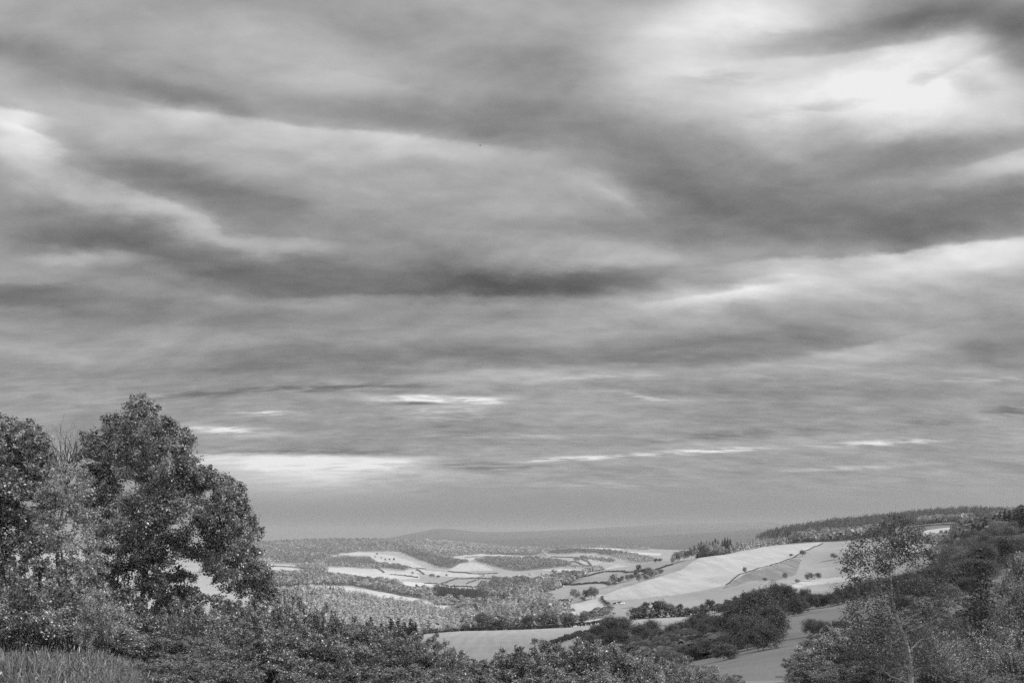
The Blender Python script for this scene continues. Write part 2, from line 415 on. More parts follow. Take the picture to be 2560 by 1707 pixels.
# ------------------------------------------------------------------ relief of the land
PXS = np.array([-600, 0, 640, 800, 960, 1120, 1280, 1440, 1600, 1760, 1920, 2080, 2240, 2320, 2400, 2560, 3200], float)
PROF = {   # eye-relative slope lines: distance -> photo row of the ground, one column of the land per entry
 -600: {140: 1800, 500: 1690, 840: 1640, 1200: 1585, 1500: 1545, 2000: 1495, 3000: 1455, 4000: 1420, 5400: 1400, 7300: 1372, 8600: 1362, 9500: 1368, 14000: 1362, 22000: 1356, 30000: 1362},
 0: {140: 1790, 500: 1680, 840: 1630, 1200: 1580, 1500: 1538, 1900: 1496, 2300: 1478, 3000: 1453, 3700: 1429, 4400: 1411, 5400: 1398, 6600: 1378, 7300: 1369, 8600: 1360, 9500: 1366, 14000: 1362, 22000: 1358, 30000: 1362},
 640: {140: 1780, 500: 1670, 840: 1620, 1200: 1575, 1500: 1530, 1900: 1490, 2300: 1475, 2700: 1462, 3000: 1452, 3400: 1438, 3700: 1428, 4000: 1418, 4400: 1410, 4800: 1405, 5400: 1396, 6000: 1387, 6600: 1376, 7300: 1367, 8000: 1361, 8600: 1359, 9500: 1366, 14000: 1362, 22000: 1356, 30000: 1362},
 800: {140: 1775, 500: 1670, 840: 1620, 1200: 1575, 1500: 1535, 1700: 1505, 1900: 1480, 2300: 1468, 2700: 1460, 3000: 1452, 3400: 1440, 3700: 1430, 4000: 1420, 4400: 1416, 4800: 1412, 5400: 1402, 6000: 1391, 6600: 1379, 7300: 1364, 8000: 1354, 8600: 1351, 9500: 1360, 14000: 1362, 22000: 1357, 30000: 1362},
 960: {140: 1768, 500: 1660, 650: 1625, 840: 1600, 1000: 1600, 1200: 1585, 1500: 1553, 1800: 1522, 2000: 1506, 2400: 1488, 2700: 1480, 3000: 1472, 3400: 1460, 3800: 1448, 4300: 1434, 4800: 1422, 5400: 1410, 6000: 1398, 6600: 1385, 7300: 1368, 8000: 1354, 8600: 1350, 9500: 1360, 14000: 1353, 18000: 1343, 22000: 1350, 30000: 1360},
 1120: {140: 1755, 500: 1650, 650: 1605, 750: 1590, 840: 1577, 1000: 1600, 1200: 1592, 1500: 1567, 1900: 1541, 2300: 1521, 2700: 1502, 3200: 1480, 3600: 1466, 4200: 1448, 4800: 1432, 5400: 1420, 6000: 1405, 6600: 1393, 7300: 1376, 8000: 1362, 8600: 1355, 9500: 1366, 14000: 1348, 17000: 1327, 18500: 1325, 22000: 1332, 30000: 1355},
 1280: {140: 1745, 500: 1645, 650: 1598, 750: 1582, 840: 1570, 900: 1573, 1000: 1583, 1100: 1562, 1250: 1535, 1400: 1510, 1600: 1492, 1800: 1490, 2100: 1503, 2600: 1497, 3200: 1470, 3800: 1452, 4400: 1436, 5000: 1422, 5600: 1408, 6300: 1395, 7000: 1385, 8000: 1379, 9500: 1375, 11000: 1384, 14000: 1345, 18000: 1328, 22000: 1325, 30000: 1355},
 1440: {140: 1750, 200: 1722, 300: 1690, 400: 1660, 500: 1625, 650: 1590, 750: 1578, 830: 1568, 900: 1566, 950: 1550, 1050: 1533, 1150: 1510, 1250: 1490, 1400: 1470, 1500: 1460, 1800: 1437, 2000: 1432, 2300: 1450, 2800: 1448, 3400: 1436, 4200: 1420, 5000: 1406, 5600: 1394, 6300: 1380, 7000: 1370, 8000: 1365, 9500: 1379, 14000: 1338, 18000: 1326, 22000: 1321, 30000: 1355},
 1600: {140: 1728, 200: 1700, 300: 1655, 400: 1625, 500: 1600, 650: 1574, 750: 1560, 850: 1545, 950: 1530, 1000: 1520, 1200: 1475, 1400: 1440, 1500: 1428, 1600: 1430, 1700: 1430, 1900: 1418, 2200: 1403, 2400: 1406, 3000: 1428, 4000: 1412, 5000: 1400, 6000: 1388, 7000: 1377, 8500: 1369, 10000: 1384, 14000: 1340, 18000: 1322, 22000: 1314, 30000: 1350},
 1760: {140: 1705, 200: 1670, 300: 1625, 400: 1600, 500: 1580, 650: 1563, 750: 1548, 900: 1530, 1000: 1505, 1200: 1455, 1400: 1410, 1550: 1392, 1700: 1395, 2000: 1396, 3000: 1420, 4000: 1415, 5000: 1405, 7000: 1388, 9000: 1375, 14000: 1335, 18000: 1318, 22000: 1310, 30000: 1345},
 1920: {140: 1675, 200: 1635, 300: 1590, 400: 1560, 500: 1545, 650: 1525, 800: 1500, 1000: 1465, 1200: 1425, 1500: 1378, 1700: 1364, 1800: 1361, 2000: 1364, 2400: 1354, 3000: 1338, 3400: 1333, 4500: 1345, 7000: 1370, 10000: 1350, 14000: 1322, 18000: 1312, 22000: 1308, 30000: 1345},
 2080: {140: 1660, 200: 1612, 300: 1565, 400: 1543, 500: 1525, 650: 1508, 800: 1488, 1000: 1462, 1200: 1420, 1500: 1376, 1700: 1356, 1900: 1354, 2200: 1352, 2600: 1336, 3000: 1316, 3400: 1309, 4500: 1330, 7000: 1360, 14000: 1330, 22000: 1320, 30000: 1345},
 2240: {140: 1645, 200: 1590, 300: 1540, 400: 1505, 500: 1488, 650: 1465, 800: 1440, 1000: 1408, 1200: 1375, 1500: 1356, 1700: 1345, 2000: 1330, 2300: 1322, 2600: 1311, 3000: 1298, 3400: 1292, 4500: 1320, 7000: 1355, 22000: 1335, 30000: 1350},
 2320: {140: 1630, 200: 1575, 300: 1515, 400: 1480, 500: 1462, 650: 1440, 800: 1415, 1000: 1385, 1150: 1374, 1300: 1358, 1500: 1346, 1900: 1318, 2300: 1313, 2600: 1304, 3000: 1288, 3400: 1282, 4500: 1315, 7000: 1355, 22000: 1340, 30000: 1350},
 2400: {140: 1612, 200: 1550, 300: 1485, 450: 1444, 600: 1420, 800: 1378, 1000: 1356, 1300: 1337, 1700: 1322, 2000: 1312, 2400: 1302, 2900: 1284, 3200: 1278, 4500: 1315, 7000: 1355, 22000: 1345, 30000: 1350},
 2560: {140: 1585, 200: 1525, 300: 1458, 450: 1405, 600: 1368, 800: 1332, 1000: 1318, 1300: 1312, 1700: 1305, 2000: 1300, 2600: 1294, 3000: 1285, 3400: 1282, 4500: 1315, 7000: 1355, 22000: 1345, 30000: 1350},
 3200: {140: 1500, 200: 1440, 300: 1370, 450: 1310, 700: 1270, 1000: 1255, 2000: 1250, 3400: 1262, 4500: 1300, 7000: 1345, 30000: 1350},
}
LY = np.linspace(math.log(130), math.log(30000), 520)
GX = np.linspace(-600, 3200, 381)
_t = np.stack([np.interp(LY, np.log(np.array(sorted(PROF[int(c)]), float)), [PROF[int(c)][k] for k in sorted(PROF[int(c)])]) for c in PXS], 1)


def smooth1(a, s, axis):
    r = int(3 * s); k = np.exp(-0.5 * (np.arange(-r, r + 1) / s) ** 2); k /= k.sum()
    p = np.pad(a, [(r, r) if i == axis else (0, 0) for i in range(a.ndim)], mode='edge')
    return np.apply_along_axis(lambda v: np.convolve(v, k, 'valid'), axis, p)


_t = np.stack([np.interp(GX, PXS, row) for row in _t], 0)
_t = smooth1(smooth1(_t, 2.6, 0), 3.6, 1)
TAB = _t   # rows: log distance, columns: photo column


def tabval(px, Y):
    u = np.clip((np.clip(px, -600, 3200) + 600) / 10.0, 0, 379.999)
    v = np.clip((np.log(np.maximum(Y, 1.0)) - LY[0]) / (LY[1] - LY[0]), 0, 518.999)
    ui, vi = u.astype(int), v.astype(int); fu, fv = u - ui, v - vi
    return ((TAB[vi, ui] * (1 - fu) + TAB[vi, ui + 1] * fu) * (1 - fv) + (TAB[vi + 1, ui] * (1 - fu) + TAB[vi + 1, ui + 1] * fu) * fv)


def ground(x, y):
    """Height of the land (eye level = 0)."""
    x, y = np.asarray(x, float), np.asarray(y, float)
    yy = np.maximum(y, 60.0)
    far = (HZ - tabval(CX + F * x / yy, yy)) / F * yy
    near = np.interp(y, [-80, 0, 15, 25, 40, 60, 100, 160, 200], [-1.4, -2.0, -2.9, -5.0, -6.9, -9.0, -14.5, -22.5, -28])
    near = near + 1.95 * sm(-x, 8, 17) * (1 - sm(y, 40, 62)) * sm(y, 10, 40)
    near = near + 0.15 * fbm(x * 0.25, y * 0.25, 3)
    k = sm(y, 95, 165)
    z = near * (1 - k) + far * k
    amp = np.clip((y - 120) * 0.0016, 0, 2.2)
    z = z + amp * fbm(x / 90, y / 90, 11, 3)
    pxl = CX + F * x / np.maximum(y, 60.0)
    z = z + sm(y, 12000, 16500) * (60 * np.exp(-((pxl - 1108) / 55) ** 2) + 22 * np.exp(-((pxl - 1030) / 60) ** 2) - 30 * np.exp(-((pxl - 900) / 90) ** 2))
    for (bx, by, br, bh) in ((225, 1010, 45, 6.0), (270, 1120, 40, -4.0), (330, 1150, 45, 5.0), (400, 1250, 60, -5.0), (470, 1330, 60, 5.0), (215, 1130, 60, 3.0), (120, 960, 50, 3.0)):
        z = z + bh * np.exp(-((x - bx) ** 2 + (y - by) ** 2) / (2 * br * br))
    z = z - 95 * np.exp(-((y - 16300 - 0.12 * x) / 1500) ** 2) + 45 * np.exp(-((y - 13300) / 1500) ** 2) * fbm(x / 1700, 0.3 + 0 * x, 61, 3) + sm(y, 17500, 20000) * 40 * fbm(x / 2600, 7.7 + 0 * x, 62, 3)
    z = z + sm(y, 9500, 13000) * 14 * fbm(x / 900, y / 1400, 5, 5)
    return z


def P3(px, Y, dz=0.0):
    x = (px - CX) / F * Y
    return np.array([x, Y, float(ground(x, Y)) + dz])


_YS = np.exp(np.linspace(math.log(40), math.log(26000), 2600))


def hit(px, py, y0=100.0, y1=26000.0):
    """Where the sight line through a photo pixel meets the land."""
    Ys = _YS[(_YS >= y0) & (_YS <= y1)]
    x = (px - CX) / F * Ys
    row = HZ - F * ground(x, Ys) / Ys
    k = np.nonzero(row <= py)[0]
    Y = Ys[k[0]] if len(k) else Ys[np.argmin(row)]
    return P3(px, Y)


# ------------------------------------------------------------------ fields: outline (photo pixels traced on the land), distance band, material
FIELD_MATS = {
 'pale': soil_mat('stubble_pale', 0.345, 0.20, (0.006, 0.03, 0.2), streak=(0.9, 11.0, 0.28)),
 'white': soil_mat('straw_white', 0.40, 0.16, (0.004, 0.02, 0.2)),
 'light': soil_mat('pasture_light', 0.25, 0.24, (0.006, 0.03, 0.2), streak=(0.3, 10.0, 0.10)),
 'mid': soil_mat('pasture_mid', 0.21, 0.25, (0.006, 0.03, 0.3), streak=(1.2, 9.0, 0.08)),
 'bank': soil_mat('furrowed_bank', 0.17, 0.3, (0.01, 0.05, 0.3), streak=(0.2, 6.0, 0.5)),
 'far_pale': soil_mat('far_stubble', 0.33, 0.22, (0.003, 0.012, 0.05), streak=(0.9, 22.0, 0.2)),
 'far_white': soil_mat('far_straw', 0.40, 0.2, (0.003, 0.012, 0.05)),
 'far_light': soil_mat('far_pasture', 0.26, 0.25, (0.003, 0.012, 0.05), streak=(0.4, 20.0, 0.15)),
 'dark': soil_mat('pasture_dark', 0.16, 0.22, (0.006, 0.03, 0.3)),
 'meadow': soil_mat('meadow', 0.27, 0.26, (0.01, 0.06, 0.5), streak=(0.5, 5.0, 0.22)),
 'ground': soil_mat('rough_grass', 0.21, 0.40, (0.005, 0.04, 0.6)),
 'far': soil_mat('far_forest', 0.05, 0.5, (0.0012, 0.006, 0.03)),  # forest tone set low, also standing in for cloud shade on the range
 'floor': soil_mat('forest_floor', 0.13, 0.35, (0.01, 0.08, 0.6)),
 'near': soil_mat('near_turf', 0.10, 0.3, (0.1, 0.6, 5.0)),
 'slope': soil_mat('slope_grass', 0.165, 0.40, (0.02, 0.12, 1.2)),
}
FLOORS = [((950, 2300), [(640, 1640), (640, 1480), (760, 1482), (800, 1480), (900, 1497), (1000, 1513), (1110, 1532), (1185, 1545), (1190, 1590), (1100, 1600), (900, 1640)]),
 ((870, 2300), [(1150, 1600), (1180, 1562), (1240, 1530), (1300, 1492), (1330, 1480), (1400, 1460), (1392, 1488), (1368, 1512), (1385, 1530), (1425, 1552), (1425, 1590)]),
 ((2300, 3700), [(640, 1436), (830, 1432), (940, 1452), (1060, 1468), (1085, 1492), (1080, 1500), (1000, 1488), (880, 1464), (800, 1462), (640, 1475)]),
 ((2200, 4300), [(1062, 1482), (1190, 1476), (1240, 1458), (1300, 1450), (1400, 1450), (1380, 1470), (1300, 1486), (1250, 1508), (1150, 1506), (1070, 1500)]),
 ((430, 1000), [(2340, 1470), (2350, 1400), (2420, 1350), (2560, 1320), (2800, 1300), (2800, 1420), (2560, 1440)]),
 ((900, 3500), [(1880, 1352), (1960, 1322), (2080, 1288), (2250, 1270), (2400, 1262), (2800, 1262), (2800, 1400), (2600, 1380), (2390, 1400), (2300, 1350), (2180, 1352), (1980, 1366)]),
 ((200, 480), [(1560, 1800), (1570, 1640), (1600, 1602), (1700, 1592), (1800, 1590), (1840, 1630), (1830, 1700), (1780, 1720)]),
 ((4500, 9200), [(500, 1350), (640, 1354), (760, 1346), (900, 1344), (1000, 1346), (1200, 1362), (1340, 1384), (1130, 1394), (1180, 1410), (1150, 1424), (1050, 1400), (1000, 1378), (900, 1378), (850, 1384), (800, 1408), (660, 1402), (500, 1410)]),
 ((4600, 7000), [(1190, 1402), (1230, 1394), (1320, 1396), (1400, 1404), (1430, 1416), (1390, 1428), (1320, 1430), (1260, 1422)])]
FIELDS = [  # name, label, material, (Ymin, Ymax), outline
 ('meadow', 'smooth grey meadow in front of the long dark hedge, below the round trees', 'meadow', (430, 858), [(1050, 1576), (1290, 1568), (1500, 1550), (1500, 1680), (1050, 1700)]),
 ('meadow', 'narrow grey meadow strip below the dark hedgerow of big trees', 'meadow', (560, 835), [(1500, 1680), (1500, 1580), (1600, 1548), (1800, 1530), (2000, 1500), (2000, 1600), (1800, 1640)]),
 ('meadow', 'shaded rough grass slope dropping between the bushes at lower right', 'slope', (120, 520), [(1450, 1800), (1500, 1680), (1800, 1640), (1900, 1600), (1990, 1530), (2160, 1515), (2330, 1440), (2700, 1380), (2700, 1800)]),
 ('stubble_field', 'big pale cut field sweeping up the sunlit hillside to its crest', 'pale', (880, 1760), [(1480, 1512), (1500, 1492), (1540, 1475), (1700, 1425), (1760, 1385), (1900, 1350), (2062, 1340), (2050, 1358), (1985, 1393), (1925, 1413), (1870, 1430), (1835, 1448), (1815, 1462), (1720, 1482), (1600, 1496), (1560, 1500), (1530, 1503)]),
 ('pasture', 'softer grey foot of the sunlit hillside just above the hedgerow trees', 'light', (850, 1300), [(1505, 1500), (1600, 1496), (1720, 1482), (1815, 1462), (1840, 1480), (1900, 1475), (2010, 1450), (1960, 1500), (1760, 1540), (1600, 1540), (1520, 1515)]),
 ('pasture', 'hillside pasture with lone bushes beside the pale cut field', 'light', (900, 1760), [(1815, 1462), (1835, 1448), (1870, 1430), (1925, 1413), (1985, 1393), (2050, 1358), (2062, 1340), (2180, 1340), (2180, 1420), (2120, 1440), (2010, 1450), (1900, 1475), (1840, 1480)]),
 ('stubble_field', 'pale strip of track running under the hillside pasture', 'pale', (850, 1150), [(2010, 1450), (2120, 1440), (2180, 1425), (2180, 1436), (2120, 1452), (2010, 1464), (1960, 1476), (1960, 1470)]),
 ('pasture', 'smooth grey field enclosed by dark clipped hedges on the hill shoulder', 'mid', (1460, 2050), [(1395, 1459), (1514, 1427), (1602, 1427), (1560, 1459)]),
 ('pasture', 'pale pasture with a clump of trees below the hedged field', 'light', (1200, 1500), [(1318, 1500), (1392, 1461), (1560, 1461), (1510, 1485), (1440, 1502), (1388, 1506)]),
 ('stubble_field', 'bright pale triangle of stubble left of the curved dark hedge', 'pale', (900, 1260), [(1370, 1545), (1388, 1507), (1440, 1503), (1512, 1484), (1505, 1500), (1512, 1525), (1440, 1540)]),
 ('stubble_field', 'thin white strip of straw behind the lone round tree', 'white', (842, 935), [(1425, 1575), (1430, 1555), (1505, 1545), (1505, 1570)]),
 ('pasture', 'grey field running up to the far edge of the hill shoulder', 'mid', (1700, 2300), [(1560, 1428), (1620, 1405), (1720, 1398), (1690, 1415), (1610, 1430)]),
 ('stubble_field', 'pale wedge of field left of the crest wood', 'pale', (1480, 2000), [(1560, 1450), (1610, 1431), (1690, 1416), (1700, 1425), (1600, 1455), (1520, 1480)]),
 ('paddock', 'flat dark grey paddock beside the white wrapped bales', 'dark', (870, 1010), [(1518, 1520), (1530, 1511), (1578, 1511), (1590, 1520)]),
 ('stubble_field', 'long pale curved field in the valley above the light woods', 'far_pale', (1850, 2750), [(778, 1475), (800, 1463), (880, 1467), (950, 1478), (1090, 1507), (1095, 1514), (1000, 1509), (900, 1490), (830, 1481)]),
 ('stubble_field', 'wide pale field above the village in the valley', 'far_pale', (3400, 4700), [(812, 1441), (812, 1417), (945, 1420), (1040, 1432), (1060, 1446), (1010, 1448), (930, 1454)]),
 ('stubble_field', 'far left pale field beside the big tree', 'far_pale', (3700, 4700), [(560, 1420), (600, 1407), (720, 1412), (752, 1426), (700, 1425), (640, 1421)]),
 ('stubble_field', 'narrow pale strip below the far left field', 'far_pale', (3300, 4000), [(730, 1426), (760, 1426), (785, 1433), (745, 1434)]),
 ('stubble_field', 'pale hill field dotted with bushes under the left woods', 'far_pale', (4700, 6700), [(848, 1384), (910, 1378), (980, 1388), (1028, 1402), (1068, 1421), (1018, 1418), (958, 1406), (930, 1401), (922, 1388), (880, 1388)]),
 ('stubble_field', 'pale lens of field below the dark diagonal wood', 'far_pale', (4300, 5400), [(1005, 1426), (1040, 1422), (1100, 1428), (1196, 1435), (1200, 1443), (1100, 1440), (1060, 1434)]),
 ('stubble_field', 'bright valley floor field beside the cypress', 'far_white', (3000, 3900), [(985, 1465), (1000, 1452), (1110, 1460), (1195, 1468), (1192, 1482), (1120, 1476), (1030, 1472)]),
 ('pasture', 'valley pasture greyed for a cloud shadow, with a slanting hedge', 'mid', (3700, 4700), [(1050, 1452), (1050, 1440), (1170, 1444), (1240, 1440), (1230, 1455), (1190, 1466), (1120, 1460)]),  # darker grass tone stands in for a cloud shadow on this field
 ('stubble_field', 'thin pale fields below the central wooded knoll', 'far_pale', (5400, 7400), [(1126, 1398), (1134, 1390), (1200, 1384), (1303, 1387), (1312, 1399), (1220, 1396), (1160, 1401)]),
 ('pasture', 'rounded pasture hill with a bright right flank', 'far_pale', (4900, 6200), [(1120, 1425), (1150, 1408), (1180, 1403), (1215, 1415), (1245, 1430), (1200, 1432)]),
 ('stubble_field', 'large pale field between hedges on the right valley side', 'far_pale', (4600, 6500), [(1408, 1403), (1450, 1394), (1532, 1405), (1522, 1417), (1480, 1418), (1445, 1406)]),
 ('pasture', 'pale grey field under the white farmhouse', 'far_light', (5600, 7600), [(1370, 1392), (1376, 1386), (1440, 1384), (1500, 1383), (1462, 1393), (1406, 1403)]),
 ('stubble_field', 'bright strip fields on the far knoll, left', 'far_white', (6200, 8600), [(1418, 1374), (1440, 1367), (1530, 1367), (1562, 1373), (1530, 1376), (1445, 1376)]),
 ('stubble_field', 'bright strip fields on the far knoll, right', 'far_white', (6000, 8600), [(1530, 1381), (1545, 1376), (1600, 1380), (1655, 1384), (1650, 1388), (1590, 1386)]),
 ('pasture', 'pale strip between two woods on the right valley side', 'far_light', (4800, 6600), [(1488, 1393), (1532, 1392), (1602, 1410), (1590, 1414), (1530, 1404)]),
 ('stubble_field', 'small pale field just behind the hedged field', 'far_pale', (3500, 5600), [(1500, 1428), (1540, 1409), (1572, 1416), (1550, 1424)]),
 ('stubble_field', 'white strip of field above the hedged slope', 'far_white', (3400, 4600), [(1355, 1424), (1410, 1421), (1445, 1422), (1495, 1429), (1420, 1431)]),
 ('pasture', 'light valley field left of the church', 'far_light', (3100, 4400), [(1240, 1436), (1330, 1434), (1400, 1438), (1360, 1447), (1280, 1449), (1240, 1445)]),
 ('stubble_field', 'bright flat field on the valley floor left of the spur wood', 'far_white', (2000, 2800), [(1186, 1517), (1192, 1509), (1236, 1508), (1230, 1516)]),
 ('stubble_field', 'pale field by the farm buildings at the valley bottom', 'far_pale', (1900, 2600), [(1085, 1530), (1100, 1512), (1150, 1516), (1175, 1524), (1130, 1527)]),
 ('stubble_field', 'white strip below the farm at the valley bottom', 'white', (1700, 2300), [(1070, 1533), (1110, 1529), (1160, 1533), (1190, 1538), (1180, 1542), (1110, 1537)]),
 ('stubble_field', 'pale field above the shaded wood at right', 'white', (1500, 2000), [(2302, 1330), (2320, 1324), (2395, 1316), (2395, 1330), (2345, 1340), (2318, 1344)]),
 ('stubble_field', 'lower pale wedge of field above the shaded wood at right', 'white', (1250, 1700), [(2345, 1341), (2395, 1331), (2392, 1345), (2350, 1348)]),
 ('stubble_field', 'white field glimpsed behind the thin tree', 'white', (1000, 1330), [(2240, 1384), (2262, 1364), (2300, 1357), (2345, 1360), (2310, 1378)]),
 ('stubble_field', 'small grey clearing high on the wooded ridge', 'mid', (2500, 3150), [(2372, 1281), (2440, 1283), (2458, 1294), (2440, 1304), (2410, 1302), (2396, 1290)]),
 ('stubble_field', 'small pale clearing in the left hill woods', 'far_pale', (4800, 7000), [(800, 1394), (812, 1387), (846, 1388), (842, 1394)]),
 ('pasture', 'pale pasture breaking the woods left of the dark plantation', 'far_light', (2500, 3600), [(985, 1466), (1000, 1461), (1060, 1474), (1062, 1482), (1020, 1476)]),
 ('pasture', 'darker furrowed bank curving under the low winding hedge', 'bank', (880, 1500), [(1800, 1474), (1815, 1463), (1836, 1449), (1871, 1431), (1926, 1415), (1985, 1395), (2004, 1398), (1990, 1436), (1940, 1452), (1880, 1450), (1845, 1462)]),
]


def in_poly(px, py, poly):
    r = np.zeros(px.shape, bool)
    n = len(poly)
    for i in range(n):
        x1, y1 = poly[i]; x2, y2 = poly[(i + 1) % n]
        if y1 == y2: continue
        c = ((y1 > py) != (y2 > py)) & (px < (x2 - x1) * (py - y1) / (y2 - y1) + x1)
        r ^= c
    return r


def build_ground():
    d = np.concatenate([np.exp(np.linspace(math.log(6), math.log(400), 150))[:-1], np.exp(np.linspace(math.log(400), math.log(9500), 520))[:-1],
                        np.exp(np.linspace(math.log(9500), math.log(26040), 130))])
    Y = d - 40.0
    t = np.concatenate([np.linspace(-1.15, -0.56, 40)[:-1], np.linspace(-0.56, 0.56, 860), np.linspace(0.56, 1.15, 40)[1:]])
    TT, DD = np.meshgrid(t, d)
    X = TT * DD; YY = DD - 40.0
    Z = ground(X, YY)
    V = np.stack([X, YY, Z], -1).reshape(-1, 3)
    nr, nc = X.shape
    idx = np.arange(nr * nc).reshape(nr, nc)
    q = np.stack([idx[:-1, :-1], idx[:-1, 1:], idx[1:, 1:], idx[1:, :-1]], -1).reshape(-1, 4)
    C = V[q].mean(1)
    Ysafe = np.maximum(C[:, 1], 5)
    px = CX + F * C[:, 0] / Ysafe; py = HZ - F * C[:, 2] / Ysafe
    cls = np.full(len(q), -1)
    wob = fbm(C[:, 0] / 40, C[:, 1] / 40, 21, 2) * 0.8
    for i, (nm, lb, mt, (a, b), poly) in enumerate(FIELDS):
        sel = np.nonzero((C[:, 1] > a) & (C[:, 1] < b))[0]
        cls[sel[in_poly(px[sel], py[sel] + wob[sel], poly)]] = i
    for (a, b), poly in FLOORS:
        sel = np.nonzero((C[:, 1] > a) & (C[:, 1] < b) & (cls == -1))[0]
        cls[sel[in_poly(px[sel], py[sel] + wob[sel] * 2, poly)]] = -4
    cls[(cls < 0) & (C[:, 1] > 9300)] = -2
    cls[(cls < 0) & (C[:, 1] < 110) & (cls == -1)] = -3
    def piece(name, label, sel, mat):
        f = q[sel]
        if not len(f): return
        u, inv = np.unique(f, return_inverse=True)
        o = link(name, mesh_np(name, V[u], [inv.reshape(-1, 4)], [mat], smooth=True))
        tag(o, label, 'ground', kind='structure')
    piece('ground', 'rough grassy valley land between fields and woods', cls == -1, FIELD_MATS['ground'])
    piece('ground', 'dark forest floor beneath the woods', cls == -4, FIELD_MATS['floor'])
    piece('hills', 'dark wooded far range along the horizon', cls == -2, FIELD_MATS['far'])
    piece('ground', 'turf under the near trees and bushes', cls == -3, FIELD_MATS['near'])
    for i, (nm, lb, mt, yy, poly) in enumerate(FIELDS): piece(nm, lb, cls == i, FIELD_MATS[mt])
    return dict(C=C, px=px, py=py, area=np.abs(np.cross(V[q[:, 2]] - V[q[:, 0]], V[q[:, 3]] - V[q[:, 1]])[:, 2]) / 2, cls=cls)


# ------------------------------------------------------------------ plants
def leaf_quads(Pn, nrm, size, rng, aspect=0.55, fold=0.12):
    """One folded diamond leaf (4 corners) per point."""
    n = len(Pn)
    nrm = nrm / np.maximum(np.linalg.norm(nrm, axis=1, keepdims=True), 1e-6)
    r = rng.normal(size=(n, 3))
    t = np.cross(nrm, r); t /= np.maximum(np.linalg.norm(t, axis=1, keepdims=True), 1e-6)
    b = np.cross(nrm, t)
    s = size[:, None] if not np.isscalar(size) else size
    V = np.stack([Pn - t * s * 0.5, Pn - b * s * aspect * 0.5 + nrm * s * fold, Pn + t * s * 0.5, Pn + b * s * aspect * 0.5 + nrm * s * fold], 1).reshape(-1, 3)
    Fq = np.arange(4 * n).reshape(n, 4)
    return V, Fq


def tubes(paths, sides=6):
    """paths: list of (points (k,3), radii (k,)) -> one mesh of tapered tubes."""
    Vs, Fs, off = [], [], 0
    ang = np.linspace(0, 2 * np.pi, sides, endpoint=False)
    for pts, rad in paths:
        pts = np.asarray(pts, float); rad = np.asarray(rad, float)
        tg = np.gradient(pts, axis=0); tg /= np.maximum(np.linalg.norm(tg, axis=1, keepdims=True), 1e-9)
        up = np.where(np.abs(tg[:, 2:3]) > 0.9, [[1.0, 0, 0]], [[0, 0, 1.0]])
        a = np.cross(tg, up); a /= np.maximum(np.linalg.norm(a, axis=1, keepdims=True), 1e-9)
        b = np.cross(tg, a)
        ring = pts[:, None] + rad[:, None, None] * (np.cos(ang)[None, :, None] * a[:, None] + np.sin(ang)[None, :, None] * b[:, None])
        k = len(pts)
        Vs.append(ring.reshape(-1, 3))
        i = np.arange(k - 1)[:, None] * sides; j = np.arange(sides)[None, :]; j2 = (j + 1) % sides
        Fs.append((off + np.stack([i + j, i + j2, i + sides + j2, i + sides + j], -1)).reshape(-1, 4))
        off += k * sides
    return np.concatenate(Vs), np.concatenate(Fs)


def limb(a, b, r0, r1, rng, k=6, wob=0.08, sag=0.0):
    a, b = np.asarray(a, float), np.asarray(b, float)
    t = np.linspace(0, 1, k)[:, None]
    L = np.linalg.norm(b - a)
    p = a + (b - a) * t
    p = p + np.sin(t * np.pi) * rng.normal(size=(1, 3)) * L * wob + rng.normal(size=(k, 3)) * L * wob * 0.18 * np.sin(t * np.pi)
    p[:, 2] += (np.sin(t * np.pi) * sag * L)[:, 0]
    return p, r0 + (r1 - r0) * t[:, 0]


